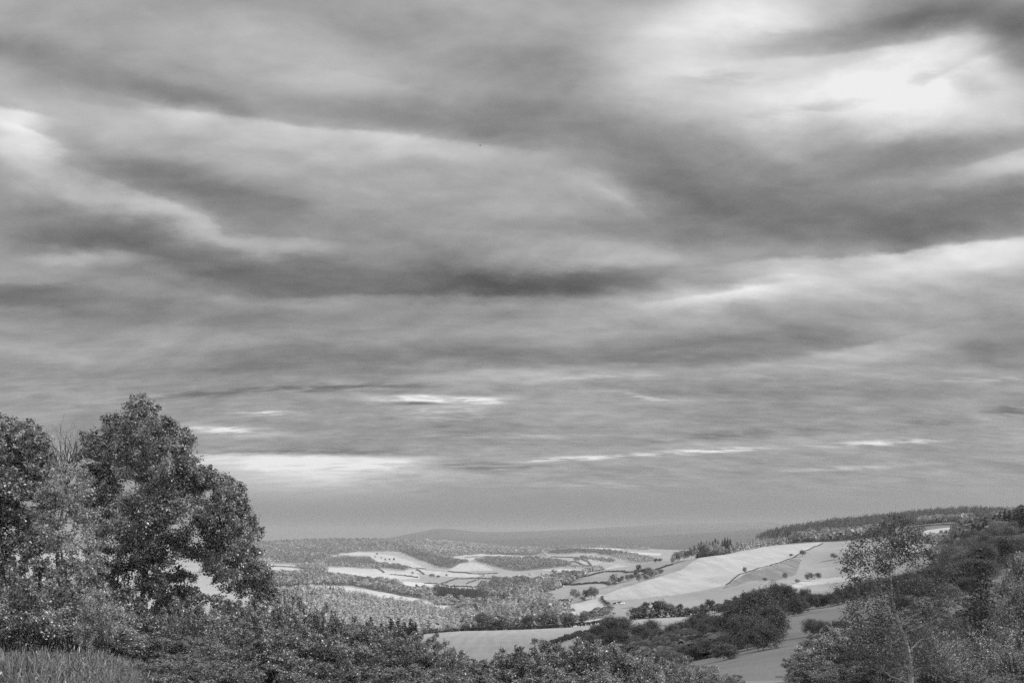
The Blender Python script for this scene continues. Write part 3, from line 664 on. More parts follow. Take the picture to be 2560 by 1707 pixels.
def lump_tree(lumps, base, fork, r_trunk, rng, per_lump, leaf, clus=14, spread=0.20, twigs=5, shell=0.55, dens=None, up=0.5, nrand=0.65):
    """Crown of leaf clumps carried by limbs. lumps: (x,y,z,r). Returns trunk mesh arrays and crown arrays."""
    paths = []
    base, fork = np.array(base, float), np.array(fork, float)
    paths.append(limb(base - [0, 0, 0.4], fork, r_trunk, r_trunk * 0.62, rng, 7, 0.03))
    LV, LF, LT, off = [], [], [], 0
    rmed = np.percentile([l[3] for l in lumps], 80)
    zs = np.array([l[2] for l in lumps]); z0, z1 = zs.min(), zs.max()
    spine_top = np.array([np.mean([l[0] for l in lumps if l[2] > z0 + 0.6 * (z1 - z0)] or [fork[0]]),
                          np.mean([l[1] for l in lumps if l[2] > z0 + 0.6 * (z1 - z0)] or [fork[1]]), fork[2] + 0.84 * (z1 - fork[2])])
    paths.append(limb(fork, spine_top, r_trunk * 0.6, r_trunk * 0.08, rng, 14, 0.04))
    sp = np.concatenate([paths[0][0][2:], paths[-1][0][1:]])
    dens = [1.0] * len(lumps) if dens is None else dens
    order = sorted(range(len(lumps)), key=lambda i: np.min(np.linalg.norm(sp - np.array(lumps[i][:3]), axis=1)))
    nodes = np.array([q for q in sp]); nrad = np.linspace(r_trunk * 0.55, r_trunk * 0.12, len(sp)); nlow = np.zeros(len(sp))
    for li in order:
        x, y, z, r = lumps[li]
        c = np.array([x, y, z])
        dv = c - nodes
        dist = np.linalg.norm(dv, axis=1) * (1.0 + 1.2 * np.clip(-dv[:, 2] / np.maximum(np.linalg.norm(dv, axis=1), 1e-6) + 0.25, 0, 2)) + nlow
        j = int(np.argmin(dist)); st = nodes[j]
        rr = max(min(nrad[j] * 0.6, r_trunk * 0.30), r_trunk * 0.045)
        pts, rad = limb(st, c, rr, rr * 0.45, rng, 7, 0.12, 0.05)
        paths.append((pts, rad))
        nodes = np.concatenate([nodes, pts[3:]]); nrad = np.concatenate([nrad, rad[3:]]); nlow = np.concatenate([nlow, np.full(len(pts) - 3, 0.15 * r)])
        ncl = max(4, int(clus * min(1.0, r / (0.5 * rmed))))
        d = rng.normal(size=(ncl, 3)); d /= np.linalg.norm(d, axis=1, keepdims=True)
        d[:, 2] += up * 0.5; d /= np.linalg.norm(d, axis=1, keepdims=True)
        rad = r * (shell + (1.08 - shell) * rng.random(ncl) ** 0.7)
        cc = c + d * rad[:, None]
        for q in range(min(twigs, ncl)):
            paths.append(limb(c + (st - c) * 0.15 * rng.random(), cc[q], rr * 0.28, rr * 0.07, rng, 4, 0.07))
        n = int(per_lump * (r / rmed) ** 2 * dens[li])
        if n < 3: continue
        k = rng.integers(0, ncl, n)
        P = cc[k] + rng.normal(size=(n, 3)) * r * spread * np.array([1, 1, 0.8])
        nr = (P - c) / r * 0.6 + rng.normal(size=(n, 3)) * nrand + np.array([0, 0, 0.35])
        s = leaf * (0.55 + 0.9 * rng.random(n))
        v, f = leaf_quads(P, nr, s, rng)
        tn = np.clip(rng.beta(1.6, 3.2, n) + 0.10 * rng.normal(size=ncl)[k], 0, 1)
        tn = np.where(rng.random(n) < 0.08, 0.8 + 0.2 * rng.random(n), tn)  # a few leaves toned bright as painted highlights
        LV.append(v); LF.append(f + off); LT.append(tn); off += len(v)
    return tubes(paths, 6), (np.concatenate(LV), np.concatenate(LF), np.concatenate(LT))


def broadleaf_lumps(rng, H, Wd, n, trunk=0.22, flat=1.0):
    """Lumps filling an egg-shaped crown of height H and width Wd."""
    L = []
    ch = H * (1 - trunk); cz = H * trunk + ch * 0.48
    for i in range(n):
        d = rng.normal(size=3); d /= np.linalg.norm(d)
        if d[2] < -0.6: d[2] *= -1
        f = 0.62 + 0.12 * rng.normal()
        r = Wd * (0.17 + 0.08 * rng.random())
        L.append((d[0] * Wd * 0.5 * f, d[1] * Wd * 0.5 * f, cz + d[2] * ch * 0.46 * f * flat, r))
    L.append((0, 0, cz, Wd * 0.3)); L.append((0, 0, cz + ch * 0.3, Wd * 0.2))
    return L


def tree_meshes(name, seed, H, Wd, n, per, leaf, mat, trunk=0.2, rt=None, clus=12, spread=0.22, bark=None, **k):
    rng = np.random.default_rng(seed)
    (tv, tf), (lv, lf, lt) = lump_tree(broadleaf_lumps(rng, H, Wd, n, trunk), (0, 0, 0), (0, 0, H * trunk * 1.1), rt or H * 0.02, rng, per, leaf, clus, spread, **k)
    return (mesh_np(name + '_trunk', tv, [tf], [bark or M_BARK], smooth=True), mesh_np(name + '_crown', lv, [lf], [mat], lt))


def conifer_arrays(rng, H, Wd, whorls, per, leaf, droop=0.25):
    LV, LF, LT, off = [], [], [], 0
    paths = [(np.array([[0, 0, -0.4], [0, 0, H * 0.5], [0, 0, H]]), np.array([H * 0.013, H * 0.008, H * 0.001]))]
    for w in range(whorls):
        f = (w + 0.5) / whorls
        z = H * (0.08 + 0.92 * f)
        R = Wd * 0.5 * (1 - f) ** 0.85 * (0.8 + 0.35 * rng.random()) + 0.03 * Wd
        nb = 5 + int(4 * (1 - f))
        a0 = rng.random() * 6.28
        for b in range(nb):
            a = a0 + b * 6.283 / nb + rng.normal() * 0.25
            Rb = R * (0.75 + 0.4 * rng.random())
            n = max(3, int(per * (0.3 + Rb / (Wd * 0.5))))
            t = rng.random(n) ** 0.7
            P = np.stack([np.cos(a) * Rb * t, np.sin(a) * Rb * t, z - droop * Rb * t + rng.normal(size=n) * 0.02 * H * (1 - f)], 1)
            P += rng.normal(size=(n, 3)) * Rb * 0.13
            nr = np.stack([np.cos(a) * np.ones(n) * 0.4, np.sin(a) * np.ones(n) * 0.4, np.ones(n)], 1) + rng.normal(size=(n, 3)) * 0.5
            v, q = leaf_quads(P, nr, leaf * (0.6 + 0.8 * rng.random(n)), rng, 0.45)
            LV.append(v); LF.append(q + off); LT.append(rng.random(n)); off += len(v)
            if b % 2 == 0: paths.append((np.array([[0, 0, z], [np.cos(a) * Rb * 0.8, np.sin(a) * Rb * 0.8, z - droop * Rb * 0.8]]), np.array([H * 0.003, H * 0.001])))
    return tubes(paths, 5), (np.concatenate(LV), np.concatenate(LF), np.concatenate(LT))


def merged(name, tr, cr, mats):
    """Trunk and crown in one mesh, for trees only a few pixels high."""
    (tv, tf), (lv, lf, lt) = tr, cr
    return mesh_np(name, np.concatenate([tv, lv]), [tf, lf + len(tv)], mats, np.concatenate([np.full(len(tf), 0.3), lt]),
                   np.concatenate([np.zeros(len(tf), int), np.ones(len(lf), int)]))


def put_tree(name, meshes, p, rz, sc, label, cat, group=None, sy=None):
    """A tree thing: an Empty at its foot with trunk and crown, or one mesh for the small far ones."""
    s = (sc, sc, sc) if sy is None else (sy, sy, sc)
    if isinstance(meshes, tuple):
        e = bpy.data.objects.new(name, None); COL.objects.link(e)
        e.location = p; e.rotation_euler = (0, 0, rz); e.scale = s
        link(PARTS.get(name, ('trunk', 'crown'))[0], meshes[0], e); link(PARTS.get(name, ('trunk', 'crown'))[1], meshes[1], e)
        return tag(e, label, cat, group)
    o = link(name, meshes, None, p, rz, s)
    return tag(o, label, cat, group)


PARTS = {'shrub': ('stems', 'foliage'), 'flowering_shrub': ('stems', 'foliage')}

# ------------------------------------------------------------------ build
def build():
    G = build_ground()
    rng = np.random.default_rng(11)
    PX = lambda px, Y: (px - CX) / F * Y
    # ---------------- prototype plants (mesh data shared by the copies)
    NEAR = [tree_meshes('broadleaf', 100 + i, 12, (13, 11, 14)[i], 44, 420, 0.42, M_TREE_DARK, 0.03, clus=14, spread=0.2, rt=0.2, nrand=0.45) for i in range(3)]
    NEARM = [(t, mesh_recolour(c, M_TREE_MID)) for t, c in NEAR]
    FAR, FARM, FARP = [], [], []
    for i in range(4):
        r = np.random.default_rng(200 + i)
        a = lump_tree(broadleaf_lumps(r, 12, (12, 10, 13, 9)[i], 16, 0.10), (0, 0, 0), (0, 0, 1.6), 0.25, r, 130, 0.85, 9, 0.26, twigs=0, nrand=0.3)
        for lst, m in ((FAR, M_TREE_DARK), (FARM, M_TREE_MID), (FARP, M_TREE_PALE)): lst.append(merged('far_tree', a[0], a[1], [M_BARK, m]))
    CONF, CONM = [], []
    for i in range(3):
        r = np.random.default_rng(300 + i)
        a = conifer_arrays(r, 14, (7.0, 6.0, 7.8)[i], 15, 11, 1.15)
        CONF.append(merged('far_conifer', a[0], a[1], [M_BARK, M_CONIFER])); CONM.append(merged('far_conifer', a[0], a[1], [M_BARK, M_CONIFER_MID]))
    K = dict(n=NEAR, nm=NEARM, f=FAR, fm=FARM, fp=FARP, c=CONF, cm=CONM)

    def cluster(name, cat, group, text, items):
        """items: (px, Y or ('h', py, ymin, ymax), height m, width factor, kind). One thing each, labelled by its place in the row."""
        items = sorted(items, key=lambda t: t[0])
        for i, (px, Y, H, wf, kd) in enumerate(items):
            p = hit(px, Y[1], Y[2], Y[3]) if isinstance(Y, tuple) else P3(px, Y)
            pool = K[kd]; ms = pool[int(rng.integers(len(pool)))]
            h0 = 14.0 if kd.startswith('c') else 12.0
            s = H / h0
            put_tree(name, ms, p - np.array([0, 0, 0.2]), rng.random() * 6.28, s, text.replace('{}', nth(i + 1, len(items))), cat, group, s * wf)

    # round trees on the hedge behind the meadow
    cluster('hedgerow_tree', 'tree', 'round trees on the meadow hedge', 'dark round tree on the long meadow hedge, {}',
            [(1208, 848, 15.5, 1.15, 'f'), (1232, 852, 13, 1.0, 'f'), (1262, 850, 12, 1.1, 'fm'), (1322, 850, 13, 1.05, 'f'), (1366, 846, 13.5, 1.1, 'f'), (1384, 850, 11, 1.0, 'f'),
             (1412, 846, 12.5, 0.9, 'fm'), (1428, 842, 12, 1.0, 'f'), (1457, 836, 11.5, 0.95, 'f')])
    # hedgerow of big dark trees under the sunlit hill
    cluster('hedgerow_tree', 'tree', 'dark hedgerow trees under the sunlit hill', 'dark tree in the thick hedgerow under the sunlit hill, {}',
            [(1588, 838, 10, 1.2, 'f'), (1606, 846, 12, 1.1, 'f'), (1614, 850, 14.5, 1.0, 'f'), (1640, 852, 14.5, 1.0, 'f'), (1657, 850, 15, 0.9, 'f'), (1630, 838, 8, 1.2, 'f'), (1678, 850, 11.5, 1.1, 'f'), (1700, 850, 11.5, 1.0, 'f'),
             (1718, 846, 8.5, 1.2, 'f'), (1738, 842, 8.5, 1.2, 'f'), (1756, 850, 10, 1.1, 'f'), (1774, 850, 13, 1.0, 'f'), (1796, 842, 8.5, 1.3, 'f'), (1818, 842, 9.5, 1.2, 'f'), (1840, 838, 10.5, 1.1, 'f'),
             (1862, 840, 11, 1.1, 'f'), (1884, 830, 11, 1.1, 'f'), (1906, 826, 11, 1.1, 'f')])
    # near clumps between the meadow and the rough slope
    cluster('field_tree', 'tree', 'dark clump at the meadow corner', 'broad dark tree in the clump between the two meadows, {}',
            [(1470, 500, 8, 1.2, 'n'), (1495, 512, 11, 1.1, 'n'), (1530, 520, 13.5, 1.0, 'n'), (1556, 520, 12, 1.0, 'n'), (1515, 470, 8, 1.2, 'n'), (1548, 470, 8.5, 1.2, 'n'), (1524, 600, 12, 0.9, 'n')])
    cluster('thicket_bush', 'bush', 'bushes in the dark thicket', 'dark bush in the thicket below the hedgerow meadow, {}',
            [(1600, 470, 9, 1.0, 'n'), (1628, 480, 10, 0.9, 'n'), (1612, 420, 7, 1.2, 'n'), (1650, 430, 6.5, 1.2, 'n'), (1680, 440, 8, 1.1, 'n'), (1706, 450, 8, 1.0, 'n'), (1735, 455, 9, 1.0, 'n'), (1752, 460, 10, 0.9, 'n'),
             (1690, 380, 6, 1.3, 'n'), (1725, 370, 6, 1.3, 'n'), (1760, 380, 7, 1.2, 'n'), (1655, 360, 5.5, 1.4, 'n'), (1700, 320, 5, 1.5, 'n'), (1745, 300, 5.5, 1.4, 'n'), (1790, 300, 6, 1.3, 'n'), (1660, 290, 5, 1.5, 'n'), (1620, 330, 5, 1.4, 'nm'),
             (1780, 440, 9, 1.0, 'n'), (1800, 400, 8, 1.1, 'n'), (1830, 260, 4.5, 1.5, 'n'), (1590, 390, 6, 1.2, 'n'), (1770, 250, 4.5, 1.6, 'n'), (1720, 250, 4, 1.7, 'n'), (1810, 215, 4, 1.5, 'n'), (1680, 235, 4, 1.6, 'nm')])
    cluster('slope_tree', 'tree', 'big round trees beside the grass path', 'big round leafy tree left of the grass path, {}',
            [(1850, 300, 12.5, 1.0, 'n'), (1895, 285, 14.5, 0.95, 'n'), (1925, 262, 10.5, 0.9, 'n'), (1868, 245, 9, 1.1, 'n'), (1908, 225, 6, 1.3, 'n')])
    cluster('slope_tree', 'tree', 'big dark trees above the grass path', 'big dark tree above the top of the grass path, {}',
            [(1918, 520, 14.5, 0.9, 'n'), (1946, 500, 16.5, 0.85, 'n'), (1972, 490, 15, 0.85, 'n'), (1985, 470, 9, 1.0, 'n'), (2012, 560, 12, 0.8, 'n')])
    cluster('slope_bush', 'bush', 'bushes at the top edge of the shaded grass', 'dark bush along the top edge of the shaded grass, {}',
            [(2005, 510, 6, 1.3, 'n'), (2030, 540, 9, 1.0, 'n'), (2052, 545, 8, 1.1, 'n'), (2075, 540, 7.5, 1.3, 'n'), (2100, 550, 9, 1.1, 'n'), (2125, 550, 10, 1.1, 'n'), (2150, 560, 10, 1.1, 'n'), (2180, 560, 10, 1.2, 'n'), (2210, 560, 9, 1.2, 'n'), (2240, 560, 9, 1.2, 'n'),
             (2275, 540, 9, 1.2, 'n'), (2310, 520, 9, 1.2, 'n'), (2035, 262, 4.5, 1.3, 'n'), (2062, 250, 4, 1.4, 'n'), (2095, 240, 4, 1.4, 'nm')])
    cluster('slope_bush', 'bush', 'bushes at the foot of the shaded wood', 'dark bush at the foot of the shaded wood, {}',
            [(2268, 400, 8, 1.2, 'n'), (2300, 380, 8, 1.2, 'n'), (2335, 400, 9.5, 1.1, 'n'), (2368, 390, 9, 1.2, 'n'), (2400, 400, 9, 1.1, 'n'), (2430, 390, 9.5, 1.1, 'n'), (2462, 370, 8, 1.2, 'n'), (2250, 330, 5, 1.5, 'n'), (2360, 300, 5, 1.5, 'nm'), (2420, 300, 5, 1.4, 'n'),
             (2550, 330, 9, 1.1, 'n'), (2575, 300, 8, 1.1, 'nm')])
    # lone bushes on the hillside pasture
    cluster('pasture_bush', 'bush', 'lone bushes on the hillside pasture', 'small round bush alone on the sunlit hillside pasture, {}',
            [(1861, ('h', 1433, 850, 1700), 8, 0.7, 'fm'), (1962, ('h', 1449, 850, 1700), 8, 0.8, 'fm'), (2024, ('h', 1452, 850, 1700), 9, 1.1, 'fm'), (2046, ('h', 1448, 850, 1700), 8, 1.0, 'fm'),
             (2006, ('h', 1391, 850, 1700), 9.5, 1.0, 'fm'), (2084, ('h', 1400, 850, 1700), 9.5, 1.0, 'fm'), (2117, ('h', 1399, 850, 1700), 9, 1.0, 'fm'), (1912, ('h', 1453, 850, 1700), 4, 1.4, 'fm'), (1993, ('h', 1459, 850, 1700), 5, 1.3, 'fm'), (1978, ('h', 1391, 850, 1700), 4.5, 1.6, 'fm')])
    # clump on the pale pasture
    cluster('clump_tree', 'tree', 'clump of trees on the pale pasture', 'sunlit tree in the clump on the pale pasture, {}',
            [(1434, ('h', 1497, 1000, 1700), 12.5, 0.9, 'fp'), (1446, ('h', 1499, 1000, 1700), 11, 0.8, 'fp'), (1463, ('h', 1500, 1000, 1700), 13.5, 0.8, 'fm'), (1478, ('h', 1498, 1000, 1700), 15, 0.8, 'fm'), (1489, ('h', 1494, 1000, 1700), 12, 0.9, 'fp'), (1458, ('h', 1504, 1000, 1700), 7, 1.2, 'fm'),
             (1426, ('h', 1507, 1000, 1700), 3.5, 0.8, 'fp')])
    # hedge trees along the hill shoulder
    cluster('shoulder_tree', 'tree', 'trees along the hedge over the hill shoulder', 'tree in the line climbing the hill shoulder, {}',
            [(1520, ('h', 1468, 1100, 2000), 9, 1.0, 'fm'), (1534, ('h', 1465, 1100, 2000), 16, 0.65, 'fm'), (1546, ('h', 1460, 1100, 2000), 9, 1.0, 'f'), (1556, ('h', 1456, 1100, 2000), 10, 1.0, 'fm'), (1568, ('h', 1453, 1100, 2000), 10, 1.0, 'fm'), (1580, ('h', 1450, 1100, 2000), 9, 1.0, 'fm'),
             (1590, ('h', 1447, 1100, 2000), 11, 1.0, 'f'), (1597, ('h', 1437, 1100, 2300), 16, 0.8, 'fm'), (1610, ('h', 1437, 1100, 2300), 10, 1.2, 'f'), (1622, ('h', 1433, 1100, 2300), 9, 1.2, 'f'),
             (1598, ('h', 1456, 1100, 1700), 13, 0.9, 'fp'), (1614, ('h', 1452, 1100, 1700), 9, 1.0, 'fm'), (1626, ('h', 1446, 1100, 1700), 11, 1.0, 'fm'), (1636, ('h', 1443, 1100, 1700), 11, 1.0, 'fp'), (1650, ('h', 1438, 1100, 1700), 10, 1.1, 'fm')])
    # wood on the crest
    it = []
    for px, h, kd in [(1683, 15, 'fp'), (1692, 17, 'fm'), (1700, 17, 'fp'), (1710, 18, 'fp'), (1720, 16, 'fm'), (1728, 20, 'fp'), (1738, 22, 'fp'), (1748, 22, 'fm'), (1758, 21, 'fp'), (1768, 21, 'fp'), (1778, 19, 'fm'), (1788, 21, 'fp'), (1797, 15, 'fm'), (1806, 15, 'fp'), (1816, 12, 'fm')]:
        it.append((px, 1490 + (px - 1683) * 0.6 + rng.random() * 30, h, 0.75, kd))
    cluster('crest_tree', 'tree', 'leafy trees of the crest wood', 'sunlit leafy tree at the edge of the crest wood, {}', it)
    it = []
    for px in list(range(1746, 1800, 7)) + [1806, 1812, 1819, 1826]:
        it.append((px, 1610 + rng.random() * 50, 25 + 6 * rng.random() - (px > 1804) * 3, 0.85, 'c'))
    cluster('conifer', 'tree', 'dark conifers of the crest wood', 'dark conifer rising behind the crest wood, {}', it)
    cluster('conifer', 'tree', 'tall conifers on the ridge left of the thin tree', 'tall dark conifer on the ridge left of the thin tree, {}',
            [(1926, 1900, 17, 0.8, 'c'), (1934, 1890, 18, 0.8, 'c'), (1944, 1880, 22, 0.9, 'c'), (1950, 1900, 20, 0.9, 'c'), (1957, 1890, 20, 0.9, 'c'), (1962, 1880, 18, 0.9, 'c'), (1970, 1880, 25, 0.85, 'c'), (1975, 1900, 24, 0.9, 'c')])
    # conifers showing over the near hedge
    cluster('conifer', 'tree', 'dark conifers over the near hedge', 'dark pointed conifer showing over the near hedge, {}',
            [(872, 640, 19, 1.0, 'c'), (881, 650, 21, 1.0, 'c'), (892, 640, 20, 1.0, 'c'), (907, 640, 17, 1.0, 'c'), (927, 640, 24, 1.0, 'c'), (938, 650, 18, 1.1, 'c'), (953, 640, 19, 1.2, 'c'), (965, 650, 16, 1.2, 'c'), (979, 640, 21, 1.1, 'c'), (996, 640, 21, 1.2, 'c'),
             (1011, 640, 18, 1.0, 'c'), (1027, 640, 20, 1.0, 'c'), (1038, 640, 17, 1.1, 'c'), (1018, 650, 14, 1.4, 'c'), (987, 650, 14, 1.4, 'c'), (945, 655, 13, 1.4, 'c')])
    # valley trees
    cluster('conifer', 'tree', 'small group of conifers at the end of the curved field', 'small dark conifer at the left end of the curved pale field, {}',
            [(812, ('h', 1488, 1500, 2600), 13, 0.9, 'c'), (820, ('h', 1489, 1500, 2600), 15, 0.9, 'c'), (826, ('h', 1490, 1500, 2600), 21, 0.8, 'c'), (833, ('h', 1491, 1500, 2600), 20, 0.8, 'c'), (839, ('h', 1492, 1500, 2600), 15, 0.9, 'c'), (854, ('h', 1490, 1500, 2600), 14, 0.7, 'c')])
    cluster('valley_tree', 'tree', 'single trees in the valley fields', 'single tree standing in the open valley fields, {}',
            [(1041, ('h', 1472, 2500, 5000), 17, 0.7, 'f'), (1079, ('h', 1443, 2500, 6000), 16, 1.6, 'f'), (1096, ('h', 1445, 2500, 6000), 14, 1.5, 'f'), (1116, ('h', 1441, 2500, 6000), 12, 1.0, 'fm'), (1031, ('h', 1435, 2500, 6000), 12, 1.6, 'fm'),
             (1198, ('h', 1450, 2500, 6000), 14, 1.2, 'fm'), (1093, ('h', 1471, 2500, 5000), 15, 1.6, 'fm'), (1290, ('h', 1448, 2500, 6000), 16, 1.3, 'f'), (1236, ('h', 1454, 2500, 5000), 18, 1.2, 'f')])
    cluster('cypress', 'tree', None, 'slim dark cypress at the end of the dark valley plantation', [(1136, ('h', 1478, 2500, 4000), 24, 0.6, 'c')])
    cluster('field_bush', 'bush', 'bushes dotting the pale hill field', 'small bush dotting the pale hill field under the woods, {}',
            [(943, ('h', 1387, 4500, 7000), 14, 1.1, 'fm'), (938, ('h', 1394, 4500, 7000), 12, 1.2, 'fm'), (953, ('h', 1396, 4500, 7000), 11, 1.2, 'fm'), (963, ('h', 1402, 4500, 7000), 16, 1.0, 'fm'), (974, ('h', 1401, 4500, 7000), 14, 1.0, 'fm'), (985, ('h', 1402, 4500, 7000), 20, 0.9, 'f')])
    cluster('round_tree', 'tree', 'round trees at the valley crossing', 'round tree among the valley bottom fields, {}',
            [(1216, ('h', 1476, 2400, 4500), 20, 1.2, 'f'), (1200, ('h', 1479, 2400, 4500), 20, 1.1, 'f'), (1240, ('h', 1482, 2400, 4500), 19, 1.4, 'fm'), (1130, ('h', 1509, 1900, 3200), 13, 1.1, 'fp'), (1139, ('h', 1511, 1900, 3200), 13, 1.1, 'fp'), (1153, ('h', 1512, 1900, 3200), 13, 1.0, 'fp'),
             (1050, ('h', 1511, 1900, 3200), 12, 1.2, 'fp'), (1150, ('h', 1529, 1900, 3200), 12, 1.4, 'f'), (1190, ('h', 1532, 1700, 3000), 14, 1.1, 'fp'), (1203, ('h', 1530, 1700, 3000), 12, 1.1, 'fm')])
    cluster('knoll_bush', 'bush', 'pair of dark bushes on the far side of the hill shoulder', 'dark round bush on the far hill shoulder, {}',
            [(1640, ('h', 1407, 1900, 2600), 10, 1.1, 'f'), (1650, ('h', 1406, 1900, 2600), 9.5, 1.2, 'f')])
    # shaded wood on the right: its nearer trees one by one
    it = []
    tries = 0
    while len(it) < 58 and tries < 4000:
        tries += 1
        px = 2320 + 300 * rng.random(); Y = 430 + 560 * rng.random() ** 1.2
        if px < (2345 if Y < 700 else 2388): continue
        x = PX(px, Y)
        if any((x - PX(a, b)) ** 2 + (Y - b) ** 2 < 64 for a, b, *_ in it): continue
        it.append((px, Y, 10 + 5 * rng.random(), 0.85 + 0.3 * rng.random(), 'n' if rng.random() < 0.75 else 'nm'))
    cluster('wood_tree', 'tree', 'trees at the front of the shaded wood', 'leafy tree in the shaded wood on the right slope, {}', it)
    it = []
    for px, Y, h in [(2388, 880, 17), (2399, 900, 18), (2408, 880, 16), (2420, 920, 17), (2432, 900, 18), (2446, 900, 17), (2463, 900, 22), (2474, 910, 20), (2486, 900, 22), (2500, 870, 23), (2512, 880, 24), (2524, 860, 22), (2536, 850, 20), (2545, 840, 21), (2556, 700, 26)]:
        it.append((px, Y, h, 0.95, 'c'))
    cluster('conifer', 'tree', 'dark conifers at the back of the shaded wood', 'dark conifer at the top of the shaded wood, {}', it)

    build_woods(G)
    build_hedges()
    build_houses()
    build_foreground()
    build_shade_cloud()
    build_haze()


def mesh_recolour(me, mat):
    c = me.copy(); c.materials.clear(); c.materials.append(mat); return c


# ------------------------------------------------------------------ woods read as masses
def mass_variants(kind, nq, rng):
    out = []
    for i in range(6):
        if kind == 'c':
            z = rng.random(nq) ** 0.8
            R = 0.26 * (1 - z) + 0.02
            a = rng.random(nq) * 6.283
            P = np.stack([np.cos(a) * R, np.sin(a) * R, z], 1)
            N = np.stack([np.cos(a), np.sin(a), 0.5 + 0 * a], 1) + rng.normal(size=(nq, 3)) * 0.2
            s = 0.28 * (0.5 + 0.8 * rng.random(nq)) * (1.15 - z)
        else:
            d = rng.normal(size=(nq, 3)); d /= np.linalg.norm(d, axis=1, keepdims=True); d[:, 2] = np.where(d[:, 2] < -0.35, -d[:, 2], d[:, 2])
            R = 0.8 + 0.25 * rng.random((nq, 1))
            P = d * R * np.array([0.42, 0.42, 0.40]) + np.array([0, 0, 0.56])
            N = d + rng.normal(size=(nq, 3)) * 0.22
            s = 0.30 * (0.6 + 0.8 * rng.random(nq))
        v, f = leaf_quads(P, N, s, rng, 0.8, 0.1)
        out.append(v)
    return out


def wood_mesh(name, label, pts, kind, nq, H, Hvar, mat, seed, wide=1.0, tone=(0.0, 1.0)):
    if len(pts) < 3:
        return
    rng = np.random.default_rng(seed)
    var = mass_variants(kind, nq, rng)
    Vs, Ts = [], []
    vi = rng.integers(0, len(var), len(pts))
    for k in range(len(var)):
        p = pts[vi == k]
        if not len(p): continue
        n = len(p)
        a = rng.random(n) * 6.283; h = H * (1 + Hvar * rng.normal(size=n)).clip(0.5, 1.7)
        v = var[k]
        ca, sa = np.cos(a)[:, None], np.sin(a)[:, None]
        x = (v[None, :, 0] * ca - v[None, :, 1] * sa) * h[:, None] * wide; y = (v[None, :, 0] * sa + v[None, :, 1] * ca) * h[:, None] * wide
        z = v[None, :, 2] * h[:, None] - 0.3
        Vs.append((np.stack([x, y, z], -1) + p[:, None, :]).reshape(-1, 3))
        tt = np.clip(0.5 + 0.13 * rng.normal(size=n) + 0.30 * fbm(p[:, 0] / (H * 9), p[:, 1] / (H * 9), 31, 2), 0, 1)
        Ts.append(np.clip(tone[0] + (tone[1] - tone[0]) * (tt[:, None] + 0.16 * (rng.random((n, nq)) - 0.5)), 0, 1).ravel())
    V = np.concatenate(Vs)
    o = link(name, mesh_np(name, V, [np.arange(len(V)).reshape(-1, 4)], [mat], np.concatenate(Ts)))
    return tag(o, label, 'wood', kind='stuff')


def region_points(G, poly, y0, y1, spacing, rng, keep_fields=True, cap=26000):
    C, px, py = G['C'], G['px'], G['py']
    m = np.nonzero((C[:, 1] > y0) & (C[:, 1] < y1))[0]
    m = m[in_poly(px[m], py[m], poly)]
    if keep_fields: m = m[G['cls'][m] < 0]
    if not len(m): return np.zeros((0, 3))
    w = G['area'][m]
    n = int(min(cap, w.sum() / spacing ** 2 * 1.5))
    k = m[rng.choice(len(m), n, p=w / w.sum())]
    P = C[k][:, :2] + rng.normal(size=(n, 2)) * spacing * 0.3
    cell = np.floor(P / spacing).astype(np.int64)
    _, u = np.unique(cell[:, 0] * 1000003 + cell[:, 1], return_index=True)
    P = P[u]
    return np.column_stack([P, ground(P[:, 0], P[:, 1])])


def strip_points(nodes, spacing, rng):
    """nodes: (px, Ya, Yb) along a ridge."""
    a = np.array(nodes, float)
    out = []
    for px in np.arange(a[0, 0], a[-1, 0], 1.0):
        ya, yb = np.interp(px, a[:, 0], a[:, 1]), np.interp(px, a[:, 0], a[:, 2])
        n = rng.poisson(max((yb - ya) * ya / F / spacing ** 2, 0))
        Y = ya + (yb - ya) * rng.random(n); out.append(np.column_stack([(px + rng.random(n) - CX) / F * Y, Y]))
    P = np.concatenate(out)
    return np.column_stack([P, ground(P[:, 0], P[:, 1])])


